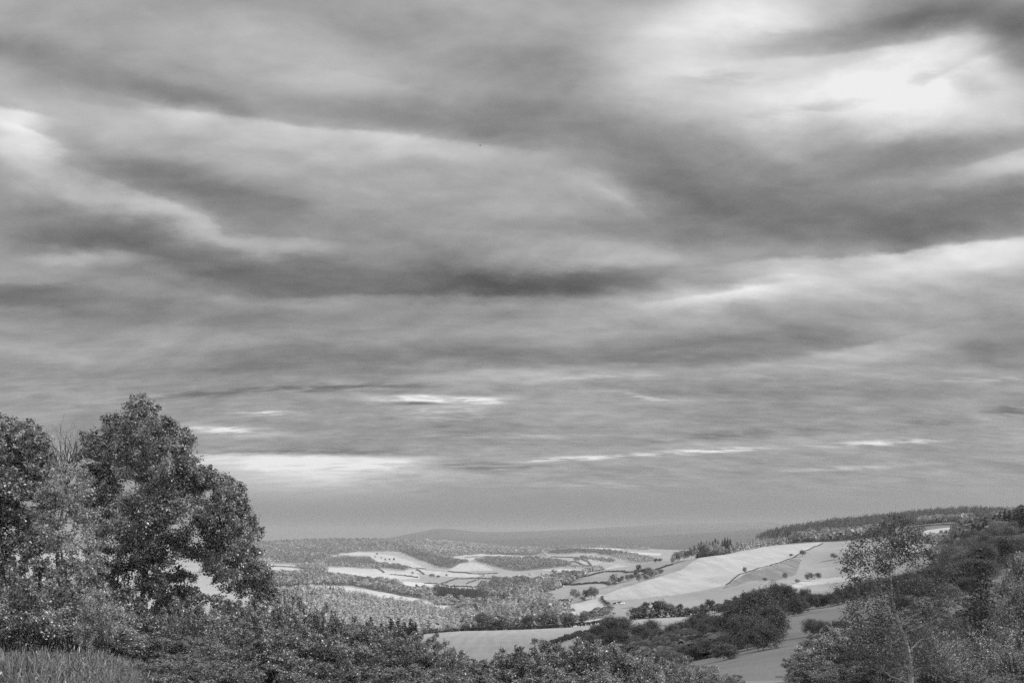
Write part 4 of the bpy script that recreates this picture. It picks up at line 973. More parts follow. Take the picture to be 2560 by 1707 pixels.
def build_woods(G):
    rng = np.random.default_rng(5)
    R = lambda *a, **k: region_points(G, *a, rng, **k)
    M = (M_TREE_DARK, M_TREE_MID, M_TREE_PALE, M_CONIFER, M_CONIFER_MID)
    W = wood_mesh
    # left slope of light larches and leafy trees
    W('light_wood', 'light feathery wood covering the left slope below the curved pale field', R([(640, 1640), (640, 1500), (760, 1486), (800, 1480), (900, 1497), (1000, 1513), (1110, 1532), (1185, 1545), (1190, 1590), (1100, 1600), (900, 1640)], 950, 2300, 8.5), 'c', 40, 14.5, 0.25, M_TREE_PALE, 1, 1.5)
    W('light_wood', 'pale leafy trees scattered over the left slope', R([(640, 1600), (650, 1480), (760, 1478), (830, 1490), (1000, 1515), (1185, 1545), (1190, 1590), (900, 1620)], 950, 2300, 17), 'b', 40, 11, 0.3, M_TREE_PALE, 2, 1.2)
    # the spur wood
    W('spur_wood', 'mottled wood running down the spur in the middle of the valley', R([(1150, 1600), (1180, 1562), (1240, 1530), (1300, 1492), (1330, 1480), (1400, 1460), (1392, 1488), (1368, 1512), (1385, 1530), (1420, 1552), (1420, 1590)], 860, 2300, 8.5), 'c', 40, 15, 0.3, M_TREE_MID, 3, 1.5, (0.0, 1.3))
    W('spur_wood', 'rounder leafy trees on the spur edge', R([(1150, 1600), (1180, 1560), (1240, 1530), (1300, 1492), (1400, 1460), (1405, 1488), (1368, 1512), (1400, 1530), (1420, 1552), (1420, 1590)], 860, 2300, 19), 'b', 40, 11, 0.3, M_TREE_PALE, 4, 1.1)
    W('spur_wood', 'dark line of trees along the crest of the spur', strip_points([(1250, 1780, 1900), (1300, 1650, 1800), (1350, 1620, 1760), (1400, 1560, 1680), (1440, 1620, 1700), (1475, 1800, 1850)], 8, rng), 'b', 34, 11, 0.3, M_TREE_MID, 5, 1.1)
    # valley woods
    W('valley_wood', 'dark mixed wood band behind the curved pale field', R([(640, 1440), (760, 1436), (830, 1440), (940, 1458), (1060, 1474), (1085, 1492), (1080, 1500), (1000, 1488), (880, 1464), (800, 1462), (700, 1470), (640, 1475)], 2300, 3400, 10), 'b', 26, 15, 0.25, M_VALLEY, 6, 1.1)
    W('valley_wood', 'pale treetops along the top of the dark wood band', R([(700, 1436), (830, 1430), (940, 1452), (1060, 1466), (1060, 1476), (940, 1462), (830, 1446), (700, 1446)], 2700, 3700, 16), 'b', 26, 14, 0.25, M_TREE_PALE, 7, 1.2)
    W('plantation', 'dark conifer plantation on the valley floor', R([(1062, 1482), (1100, 1476), (1180, 1482), (1240, 1500), (1225, 1512), (1150, 1502), (1070, 1497)], 2300, 3300, 9), 'c', 26, 19, 0.12, M_CONIFER, 8, 1.3)
    W('valley_wood', 'pale round treetops in front of the dark plantation', R([(1060, 1500), (1150, 1504), (1230, 1514), (1240, 1522), (1190, 1512), (1100, 1512)], 1900, 2800, 14), 'b', 30, 13, 0.25, M_TREE_PALE, 9, 1.2)
    W('valley_wood', 'leafy valley bottom trees between the spur and the church', R([(1200, 1500), (1230, 1486), (1270, 1480), (1300, 1482), (1290, 1496), (1250, 1508), (1230, 1510)], 2200, 3600, 13), 'b', 30, 13, 0.25, M_TREE_PALE, 10, 1.2)
    W('valley_wood', 'mixed garden trees around the white church buildings', R([(1190, 1475), (1240, 1458), (1290, 1452), (1360, 1458), (1400, 1450), (1380, 1470), (1330, 1480), (1260, 1486), (1210, 1488)], 2600, 4300, 17), 'b', 26, 15, 0.3, M_TREE_MID, 11, 1.2)
    W('valley_wood', 'scattered trees over the valley floor fields', R([(1190, 1446), (1300, 1438), (1450, 1434), (1500, 1430), (1420, 1452), (1300, 1452), (1200, 1462)], 3200, 5200, 42), 'b', 24, 14, 0.3, M_VALLEY, 12, 1.3)
    W('valley_wood', 'trees lining the hedged valley bottom at left', R([(1085, 1516), (1160, 1514), (1230, 1520), (1240, 1540), (1190, 1546), (1120, 1540)], 1500, 2500, 17), 'b', 34, 12, 0.3, M_TREE_PALE, 13, 1.2)
    # left hills
    W('hill_wood', 'grey wooded hill on the left skyline', R([(500, 1350), (640, 1354), (760, 1346), (900, 1344), (1000, 1346), (1060, 1350), (1060, 1380), (1000, 1378), (900, 1378), (850, 1384), (800, 1408), (760, 1418), (660, 1402), (500, 1410)], 4700, 9200, 22, cap=26000), 'b', 18, 21, 0.25, M_TREE_MID, 14, 1.2, (0.15, 1.15))
    W('hill_wood', 'paler tree patches over the left wooded hill', R([(780, 1352), (900, 1346), (1000, 1350), (1060, 1362), (980, 1370), (860, 1372), (830, 1362)], 6800, 9000, 30), 'b', 18, 17, 0.25, M_TREE_PALE, 15, 1.3)
    W('hill_wood', 'pale leafy slope beside the big tree on the far left', R([(500, 1400), (640, 1376), (720, 1392), (700, 1410), (600, 1412)], 4700, 7200, 26), 'b', 18, 15, 0.25, M_TREE_PALE, 16, 1.3)
    W('hill_wood', 'dark conifer block under the pale hill field', R([(810, 1412), (830, 1396), (880, 1392), (918, 1388), (935, 1404), (920, 1416), (860, 1416)], 4300, 6000, 12), 'c', 16, 20, 0.15, M_CONIFER_MID, 17, 1.4)
    W('valley_wood', 'pale round trees below the dark conifer block', R([(740, 1420), (790, 1412), (820, 1414), (930, 1416), (960, 1418), (940, 1422), (815, 1420), (815, 1436), (770, 1430)], 3600, 5200, 17), 'b', 22, 15, 0.25, M_TREE_PALE, 18, 1.2)
    W('valley_wood', 'line of dark trees between the two big pale fields', R([(920, 1406), (960, 1412), (1030, 1422), (1010, 1426), (950, 1420)], 4300, 5600, 15), 'b', 22, 15, 0.25, M_VALLEY, 19, 1.2)
    W('hill_wood', 'bright rounded woods on the central knoll', R([(1010, 1364), (1070, 1354), (1120, 1356), (1190, 1364), (1250, 1370), (1400, 1380), (1340, 1388), (1230, 1386), (1130, 1394), (1070, 1385), (1040, 1376)], 6300, 9200, 26), 'b', 20, 24, 0.25, M_TREE_PALE, 20, 1.3, (0.0, 1.1))
    W('hill_wood', 'diagonal wood below the central knoll, darkened for a cloud shadow', R([(985, 1364), (1030, 1376), (1100, 1396), (1160, 1404), (1180, 1410), (1150, 1424), (1100, 1420), (1050, 1400), (1000, 1380)], 4900, 7400, 14), 'b', 16, 17, 0.2, M_CONIFER_MID, 21, 1.2)  # cloud shadow put into the dark leaf tone of this wood
    W('hill_wood', 'dark wood over the low hill right of the pasture hill', R([(1190, 1402), (1230, 1394), (1320, 1396), (1400, 1404), (1430, 1416), (1390, 1428), (1320, 1430), (1260, 1422)], 4600, 7000, 15), 'b', 16, 17, 0.2, M_CONIFER_MID, 22, 1.2)
    W('hill_wood', 'dark line of trees along the far pale strips', R([(1190, 1386), (1260, 1382), (1340, 1384), (1340, 1388), (1250, 1388)], 6200, 8400, 17), 'b', 16, 18, 0.2, M_CONIFER_MID, 23, 1.2)
    W('hill_wood', 'dark copse along the top of the right valley fields', R([(1365, 1384), (1420, 1376), (1500, 1377), (1570, 1386), (1560, 1392), (1480, 1386), (1400, 1386)], 5600, 8200, 18), 'b', 16, 18, 0.2, M_CONIFER_MID, 24, 1.2)
    W('hill_wood', 'grey wood between the pale strips on the right valley side', R([(1525, 1390), (1560, 1386), (1610, 1394), (1640, 1404), (1600, 1408), (1540, 1398)], 4200, 6800, 16), 'b', 16, 17, 0.2, M_TREE_MID, 25, 1.2)
    W('hill_wood', 'wooded top of the far pale knoll', R([(1360, 1376), (1420, 1360), (1520, 1358), (1620, 1362), (1620, 1376), (1530, 1371), (1440, 1371)], 7000, 9200, 20, keep_fields=False), 'b', 16, 19, 0.2, M_TREE_MID, 26, 1.2)
    W('hill_wood', 'hedgerow trees between the right valley fields', R([(1430, 1406), (1446, 1396), (1460, 1394), (1536, 1404), (1530, 1409), (1470, 1402)], 4200, 6500, 26, keep_fields=False), 'b', 18, 15, 0.2, M_TREE_MID, 27, 1.2)
    W('hill_wood', 'scrub along the low bank between valley fields at right', R([(1380, 1420), (1440, 1416), (1540, 1424), (1480, 1430)], 3400, 5200, 30), 'b', 18, 13, 0.2, M_TREE_MID, 28, 1.2)
    # ridge woods on the right
    W('ridge_wood', 'band of small grey conifers along the top of the sunlit hill', strip_points([(1815, 1630, 1760), (1850, 1670, 1830), (1920, 1800, 1950), (1985, 1860, 2000), (2060, 1900, 2050)], 5.5, rng), 'c', 30, 14, 0.2, M_CONIFER_MID, 29, 1.2)
    W('ridge_wood', 'pale leafy wood on the ridge beside the tall conifers', R([(1978, 1366), (1985, 1346), (2060, 1338), (2200, 1330), (2240, 1340), (2200, 1352), (2080, 1358)], 1850, 2700, 11), 'b', 30, 15, 0.25, M_TREE_MID, 30, 1.2)
    W('ridge_wood', 'dark conifer forest along the right hand skyline', R([(1880, 1350), (1920, 1335), (1960, 1322), (2080, 1290), (2250, 1272), (2400, 1264), (2700, 1264), (2700, 1310), (2470, 1306), (2370, 1304), (2300, 1312), (2180, 1322), (2060, 1340), (1960, 1346)], 2350, 3500, 11), 'c', 22, 16, 0.32, M_CONIFER, 31, 1.4)
    W('ridge_wood', 'row of sunlit pale trees above the bright field on the ridge', strip_points([(2290, 2150, 2260), (2330, 2120, 2240), (2390, 2080, 2200), (2415, 2080, 2160)], 7, rng), 'b', 36, 17, 0.2, M_TREE_PALE, 32, 0.8)
    W('ridge_wood', 'scrub below the bright field on the ridge', R([(2230, 1362), (2290, 1352), (2345, 1348), (2400, 1346), (2400, 1362), (2340, 1366)], 1050, 1700, 9), 'b', 30, 8, 0.3, M_TREE_MID, 33, 1.3)
    W('ridge_wood', 'deep shaded wood closing the right edge', R([(2390, 1400), (2400, 1345), (2450, 1325), (2700, 1290), (2800, 1290), (2800, 1400), (2600, 1380)], 900, 2300, 9), 'b', 30, 14, 0.3, M_TREE_DARK, 34, 1.2)
    W('slope_wood', 'undergrowth filling the gaps of the shaded wood at right', R([(2340, 1470), (2350, 1400), (2420, 1350), (2560, 1320), (2800, 1300), (2800, 1420), (2560, 1440)], 430, 1000, 6), 'b', 40, 6.5, 0.35, M_TREE_DARK, 35, 1.3)
    W('scrub', 'low dark scrub filling the thicket below the hedgerow meadow', R([(1560, 1800), (1570, 1640), (1600, 1602), (1700, 1592), (1800, 1590), (1840, 1630), (1830, 1700), (1780, 1720)], 200, 480, 3.5), 'b', 60, 3.4, 0.35, M_TREE_DARK, 36, 1.5)
    W('scrub', 'tussocks and brambles dotted over the shaded grass slope', R([(1960, 1720), (2020, 1600), (2200, 1540), (2330, 1480), (2700, 1420), (2700, 1800), (1960, 1800)], 110, 420, 3.6, keep_fields=False), 'b', 60, 1.1, 0.5, M_TREE_MID, 38, 2.0)
    W('scrub', 'bramble thicket at the bottom of the shaded slope', R([(2280, 1720), (2300, 1600), (2380, 1560), (2480, 1540), (2700, 1540), (2700, 1800)], 95, 260, 2.6, keep_fields=False), 'b', 90, 2.0, 0.5, M_TREE_DARK, 39, 1.8)
    W('scrub', 'low bank of scrub under the hill between the paddock and the round tree', R([(1460, 1545), (1480, 1530), (1530, 1520), (1540, 1535), (1500, 1545)], 850, 1100, 7), 'b', 40, 4.5, 0.35, M_TREE_MID, 37, 1.5)


# ------------------------------------------------------------------ hedges and a wall of bales
def hedge(label, pts, h, w, mat=None, leaf=None):
    """pts: (px, py, Ymin, Ymax) or (px, Y)."""
    rng = np.random.default_rng(sum(map(ord, label)))
    P = np.array([hit(*p) if len(p) == 4 else P3(*p) for p in pts])
    seg = np.linalg.norm(np.diff(P[:, :2], axis=0), axis=1); s = np.concatenate([[0], np.cumsum(seg)]); L = s[-1]
    leaf = leaf or h * 0.45
    n = int(min(max(L * h * 9 / leaf ** 2, 60), 14000))
    t = rng.random(n) * L
    x, y = np.interp(t, s, P[:, 0]), np.interp(t, s, P[:, 1])
    hh = h * (0.8 + 0.35 * fbm(t / (h * 2.5), 0 * t, 4, 3))
    a = rng.random(n) * np.pi
    x += rng.normal(size=n) * w * 0.3; y += rng.normal(size=n) * w * 0.3
    z = ground(x, y) + np.abs(np.sin(a)) ** 0.7 * hh
    nr = rng.normal(size=(n, 3)) + np.array([0, -0.5, 0.8])
    c = np.array([P[0, 0], P[0, 1], float(ground(P[0, 0], P[0, 1]))])
    v, f = leaf_quads(np.stack([x, y, z], 1) - c, nr, leaf * (0.6 + 0.8 * rng.random(n)), rng, 0.8)
    o = link('hedge', mesh_np('hedge', v, [f], [mat or M_HEDGE], rng.random(n)), None, c)
    return tag(o, label, 'hedge', 'field hedges')


def build_hedges():
    hedge('long dark hedge along the back of the grey meadow under the round trees', [(1080, 852), (1180, 848), (1290, 845), (1440, 838), (1510, 832)], 3.4, 2.5)
    hedge('hedge curving up from the meadow corner clump', [(1365, 560), (1410, 600), (1450, 640), (1500, 690)], 3.2, 3.0)
    hedge('clipped dark hedge along the near side of the hedged field', [(1385, 1459, 1200, 2000), (1450, 1461, 1200, 2000), (1540, 1461, 1200, 2000)], 2.6, 2.0)
    hedge('clipped dark hedge rising up the left side of the hedged field', [(1398, 1457, 1300, 2200), (1450, 1444, 1300, 2200), (1512, 1429, 1300, 2200)], 2.6, 2.0)
    hedge('clipped dark hedge along the far side of the hedged field', [(1512, 1429, 1300, 2200), (1560, 1429, 1300, 2200), (1602, 1429, 1300, 2200)], 2.8, 2.0)
    hedge('thin hedge running up to the far edge of the hill shoulder', [(1602, 1438, 1300, 2300), (1640, 1425, 1300, 2300), (1682, 1412, 1300, 2300)], 2.4, 2.0)
    hedge('low winding hedge between the pale cut field and the hillside pasture', [(2058, 1358, 900, 1800), (2030, 1370, 900, 1800), (1985, 1394, 900, 1800), (1955, 1404, 900, 1800), (1925, 1414, 900, 1800), (1895, 1421, 900, 1800), (1870, 1430, 900, 1800), (1850, 1436, 900, 1800), (1835, 1447, 900, 1800), (1815, 1462, 900, 1800)], 1.0, 1.4)
    hedge('curved dark hedge at the left tip of the pale cut field', [(1505, 1492, 850, 1400), (1505, 1500, 850, 1400), (1513, 1507, 850, 1400), (1524, 1513, 850, 1400)], 2.4, 2.0)
    hedge('short dark hedge behind the white bales', [(1533, 1509, 850, 1200), (1545, 1508, 850, 1200), (1553, 1506, 850, 1200)], 2.0, 2.0)
    hedge('short hedge on the pale triangle below the tree clump', [(1388, 1503, 1000, 1600), (1410, 1501, 1000, 1600), (1430, 1500, 1000, 1600)], 2.0, 1.8)
    hedge('dark hedge between the bright fields above the shaded wood', [(2338, 1340, 1200, 2000), (2360, 1334, 1200, 2000), (2392, 1323, 1200, 2000)], 2.6, 2.5)
    hedge('dark hedge at the foot of the hillside pasture', [(1930, 800), (1980, 770), (2040, 740), (2110, 720)], 4.0, 3.5)
    hedge('thick dark hedge filling the foot of the hedgerow under the sunlit hill', [(1575, 836), (1640, 842), (1700, 842), (1760, 840), (1830, 832), (1920, 822)], 6.0, 5.0)
    V = (2400, 7500)
    hedge('hedge line across the wide pale valley field', [(975, 1436, *V), (1010, 1439, *V), (1045, 1444, *V)], 5, 5, M_TREE_DARK)
    hedge('hedge line under the pale hill field', [(985, 1411, *V), (1030, 1420, *V), (1065, 1422, *V)], 5, 5, M_TREE_DARK)
    hedge('slanting hedge across the grey valley pasture', [(1104, 1458, *V), (1130, 1451, *V), (1145, 1446, *V)], 5, 5, M_TREE_DARK)
    hedge('long straight hedge right of the slanting valley hedge', [(1140, 1447, *V), (1200, 1446, *V), (1260, 1446, *V)], 5, 5, M_TREE_DARK)
    hedge('second slanting hedge in the middle valley', [(1166, 1460, *V), (1178, 1455, *V), (1190, 1450, *V)], 4, 4, M_TREE_DARK)
    hedge('hedge below the big pale right valley field', [(1400, 1404, *V), (1440, 1405, *V), (1480, 1418, *V)], 5, 5, M_TREE_DARK)
    hedge('hedge across the pale grey field under the farmhouse', [(1376, 1392, *V), (1430, 1393, *V), (1460, 1397, *V)], 5, 5, M_TREE_DARK)
    for lb, pts in (('tree lined hedge below the village at left', [(930, 1458, *V), (990, 1466, *V), (1040, 1472, *V)]), ('dark hedge under the white farmhouse hill', [(1380, 1400, *V), (1405, 1404, *V), (1412, 1414, *V)]),
                    ('hedge along the foot of the rounded pasture hill', [(1120, 1428, *V), (1180, 1434, *V), (1245, 1434, *V)]), ('hedge crossing the far left pale field', [(640, 1413, *V), (690, 1416, *V), (745, 1419, *V)]),
                    ('bushy hedge along the middle valley road', [(1250, 1452, *V), (1310, 1448, *V), (1380, 1446, *V)]), ('hedge between the valley strips at right', [(1420, 1432, *V), (1470, 1430, *V), (1510, 1426, *V)]),
                    ('hedge across the big pale right valley field', [(1452, 1396, *V), (1470, 1404, *V), (1478, 1414, *V)]), ('short hedge on the pale lens field', [(1040, 1424, *V), (1052, 1430, *V), (1060, 1436, *V)]),
                    ('hedge along the bottom of the grey valley pasture', [(1060, 1458, *V), (1110, 1462, *V), (1180, 1468, *V)]), ('faint hedge over the thin fields by the central knoll', [(1160, 1394, *V), (1220, 1391, *V), (1300, 1392, *V)]),
                    ('hedge dropping from the left dark conifer block', [(925, 1412, *V), (950, 1424, *V), (960, 1432, *V)]), ('hedge on the valley floor left of the spur', [(1090, 1520, *V), (1140, 1522, *V), (1180, 1527, *V)])):
        hedge(lb, pts, 5, 5, M_TREE_DARK)
    # wrapped bales beside the paddock
    me = None
    for i, px in enumerate((1542, 1552, 1556, 1560)):
        p = hit(px, 1509.5, 850, 1200)
        if me is None:
            a = np.linspace(0, 2 * np.pi, 15)[:-1]
            prof = [(0, 0.0), (0.55, 0.0), (0.68, 0.1), (0.7, 0.6), (0.68, 1.1), (0.55, 1.2), (0, 1.2)]
            v = np.array([(x - 0.6, r * np.cos(t), r * np.sin(t) + 0.7) for r, x in prof for t in a])
            f = [(k * 14 + j, k * 14 + (j + 1) % 14, (k + 1) * 14 + (j + 1) % 14, (k + 1) * 14 + j) for k in range(6) for j in range(14)]
            me = mesh_np('wrapped_bale', v * 1.15, [f], [M_BALE], smooth=True)
        tag(link('wrapped_bale', me, None, p, 0.3 * i), 'white wrapped bale above the grey paddock, %s' % nth(i + 1, 4), 'bale', 'white bales by the paddock')


# ------------------------------------------------------------------ houses
def box_arrays(x0, x1, y0, y1, z0, z1):
    v = [(x, y, z) for z in (z0, z1) for y in (y0, y1) for x in (x0, x1)]
    f = [(0, 2, 3, 1), (4, 5, 7, 6), (0, 1, 5, 4), (2, 6, 7, 3), (0, 4, 6, 2), (1, 3, 7, 5)]
    return np.array(v, float), np.array(f)


def build_houses():
    Lx, Wy, H = 6.0, 4.0, 5.2
    v, f = box_arrays(-Lx, Lx, -Wy, Wy, -1.0, H)
    gab = np.array([(-Lx, -Wy, H), (-Lx, Wy, H), (-Lx, 0, H + 3.2), (Lx, -Wy, H), (Lx, Wy, H), (Lx, 0, H + 3.2)], float)
    walls = mesh_np('house_wall', np.concatenate([v, gab]), [np.delete(f, 1, 0), np.array([[8, 10, 9], [11, 12, 13]])], [M_WALL])
    e, t = 0.5, 0.25
    rv = np.array([(x, y, z + dz) for dz in (0.06, 0.06 + t) for x in (-Lx - e, Lx + e) for (y, z) in ((-Wy - e, H - 0.4), (0, H + 3.2), (Wy + e, H - 0.4))], float)
    rf = [(0, 3, 4, 1), (1, 4, 5, 2), (6, 7, 10, 9), (7, 8, 11, 10), (0, 1, 7, 6), (1, 2, 8, 7), (3, 9, 10, 4), (4, 10, 11, 5), (0, 6, 9, 3), (2, 5, 11, 8)]
    roof = mesh_np('house_roof', rv, [np.array(rf)], [M_ROOF])
    cv, cf = box_arrays(3.6, 4.5, -0.45, 0.45, H + 2.2, H + 4.4); chim = mesh_np('chimney', cv, [cf], [M_WALL])
    wv, wf = box_arrays(-0.55, 0.55, -0.06, 0.0, 0, 1.3); win = mesh_np('window', wv, [wf], [M_GLASS])
    dv, df = box_arrays(-0.5, 0.5, -0.06, 0.0, 0, 2.1); door = mesh_np('door', dv, [df], [M_TWIG])

    def house(px, py, y0, y1, rz, sc, label, name='house', extra=False):
        p = hit(px, py, y0, y1)
        o = bpy.data.objects.new(name, None); COL.objects.link(o)
        o.location = p; o.rotation_euler = (0, 0, rz); o.scale = sc if not np.isscalar(sc) else (sc,) * 3
        link('wall', walls, o); r = link('roof', roof, o); link('chimney', chim, r)
        for x in (-4, -1.6, 3.6):
            for z in (0.9, 3.2): link('window', win, o, (x, -Wy - 0.003, z))
        link('door', door, o, (1.2, -Wy - 0.003, 0.0))
        return tag(o, label, 'house', 'white houses in the valley')
    V = (1600, 8000)
    r = np.random.default_rng(3)
    rows = [
     (1173, 1531, 'white farmhouse at the valley bottom, left one of the close pair'), (1181, 1532, 'white farm building at the valley bottom, right one of the close pair'), (1161, 1530, 'small pale shed left of the close pair of farm buildings'),
     (1167, 1515, 'white house among pale trees above the close farm pair'), (1217, 1487, 'small white house hidden in the leafy valley bottom left of the church'),
     (960, 1453, 'leftmost white house of the village below the wide pale field'), (970, 1453, 'second white house from left in the village below the wide pale field'), (974, 1456, 'low white house just under the second village house'),
     (983, 1454, 'fourth white house in the village row, mid row'), (991, 1454, 'rightmost house of the village row'), (1004, 1460, 'white house standing alone right of the village row'), (1000, 1463, 'small house just below the lone one by the village'),
     (1098, 1472, 'white house under the domed tree beside the plantation'), (1113, 1472, 'left house of the white pair above the dark plantation'), (1119, 1471, 'right house of the white pair above the dark plantation'),
     (1211, 1440, 'lone white house on the middle valley fields'), (1326, 1438, 'left house of two on the far valley floor'), (1356, 1438, 'right house of two on the far valley floor'),
     (1361, 1386, 'white farmhouse on the hill at the right valley head'), (1366, 1390, 'smaller white barn just below the farmhouse on the valley head'), (1170, 1405, 'tiny white house on top of the rounded pasture hill'),
     (1275, 1448, 'pale house among the trees behind the church'), (1296, 1443, 'pale house on the valley floor behind the church'), (1648, 1518, 'white house peeping out of the dark hedgerow trees')]
    for px, py, lb in rows:
        house(px, py, 780 if px == 1648 else V[0], V[1], r.normal() * 0.5, (1.15 if py > 1410 else 1.7) if px != 1648 else 0.7, lb)
    # church with a short tower
    p = hit(1284, 1474, 2300, 4500)
    o = bpy.data.objects.new('church', None); COL.objects.link(o); o.location = p; o.rotation_euler = (0, 0, -0.9); o.scale = (1.25,) * 3
    link('nave', walls, o); link('roof', roof, o)
    tv, tf = box_arrays(-2.6, 2.6, -2.6, 2.6, -1, 14); tw = link('tower', mesh_np('tower', tv, [tf], [M_WALL]), o, (-8.7, 0, 0))
    sv = np.array([(-3, -3, 14.003), (3, -3, 14.003), (3, 3, 14.003), (-3, 3, 14.003), (0, 0, 17.5)], float)
    link('spire', mesh_np('spire', sv, [np.array([[0, 3, 2, 1]]), np.array([[0, 1, 4], [1, 2, 4], [2, 3, 4], [3, 0, 4]])], [M_ROOF]), tw)
    tag(o, 'tall white church like building among trees at the valley centre', 'church')


# ------------------------------------------------------------------ foreground plants
def shrub_meshes(name, seed, leaf, mat, per=620, n=30, twiggy=False):
    """Shrub 4 m high, 4.4 m wide."""
    rng = np.random.default_rng(seed)
    L = []
    for i in range(n):
        d = rng.normal(size=3); d /= np.linalg.norm(d); d[2] = abs(d[2]) if rng.random() < 0.8 else d[2]
        f = 0.72 + 0.15 * rng.normal()
        L.append((d[0] * 2.0 * f, d[1] * 2.0 * f, 1.7 + d[2] * 1.9 * f, 0.36 + 0.26 * rng.random()))
    for i in range(20):   # upright shoots breaking the outline
        a = rng.random() * 6.28; q = 1.9 * rng.random() ** 0.5
        L.append((np.cos(a) * q, np.sin(a) * q, 3.55 + 0.75 * rng.random() - 0.25 * q * q, 0.17 + 0.1 * rng.random()))
    paths, LV, LF, LT, off = [], [], [], [], 0
    for (x, y, z, r) in L:
        c = np.array([x, y, z])
        b = np.array([x * 0.25 + rng.normal() * 0.1, y * 0.25 + rng.normal() * 0.1, -0.3])
        paths.append(limb(b, c, 0.035, 0.010, rng, 5, 0.07))
        ncl = 11
        d = rng.normal(size=(ncl, 3)); d /= np.linalg.norm(d, axis=1, keepdims=True)
        cc = c + d * r * (0.4 + 0.7 * rng.random((ncl, 1)))
        for q in range(5): paths.append(limb(c - (c - b) * 0.1 * rng.random(), cc[q] + d[q] * 0.1, 0.010, 0.003, rng, 4, 0.08))
        m = int(per * (r / 0.5) ** 1.5 * (0.3 if twiggy else 1))
        k = rng.integers(0, ncl, m)
        P = cc[k] + rng.normal(size=(m, 3)) * r * 0.25
        nr = (P - c) / r * 0.5 + rng.normal(size=(m, 3)) * 0.7 + np.array([0, 0, 0.3])
        v, f = leaf_quads(P, nr, leaf * (0.5 + rng.random(m)), rng, 0.55)
        tn = np.clip(rng.beta(1.5, 3.4, m) + 0.12 * rng.normal(size=ncl)[k], 0, 1)
        tn = np.where(rng.random(m) < 0.10, 0.75 + 0.25 * rng.random(m), tn)  # some leaves given a bright tone in place of light glints
        LV.append(v); LF.append(f + off); LT.append(tn); off += len(v)
    tv, tf = tubes(paths, 5)
    return mesh_np(name + '_stems', tv, [tf], [M_TWIG], smooth=True), mesh_np(name + '_foliage', np.concatenate(LV), [np.concatenate(LF)], [mat], np.concatenate(LT))


def bare_paths(rng, base, tips, r0, subs=4, reach=1.0):
    paths = []
    base = np.array(base, float)
    for t in tips:
        t = np.array(t, float)
        m, rr = limb(base, t, r0, r0 * 0.15, rng, 9, 0.05)
        paths.append((m, rr))
        for s in range(subs):
            k = rng.integers(3, 7)
            d = (t - base) * (0.18 + 0.15 * rng.random()) + rng.normal(size=3) * np.linalg.norm(t - base) * 0.09
            d[2] = abs(d[2]); d = d * reach
            q, r2 = limb(m[k], m[k] + d, rr[k] * 0.6, r0 * 0.13, rng, 5, 0.06)
            paths.append((q, r2))
            for u in range(2):
                d2 = d * 0.4 + rng.normal(size=3) * np.linalg.norm(d) * 0.22
                paths.append(limb(q[2 + u], q[2 + u] + d2, r2[2] * 0.7, r0 * 0.11, rng, 4, 0.05))
    return paths


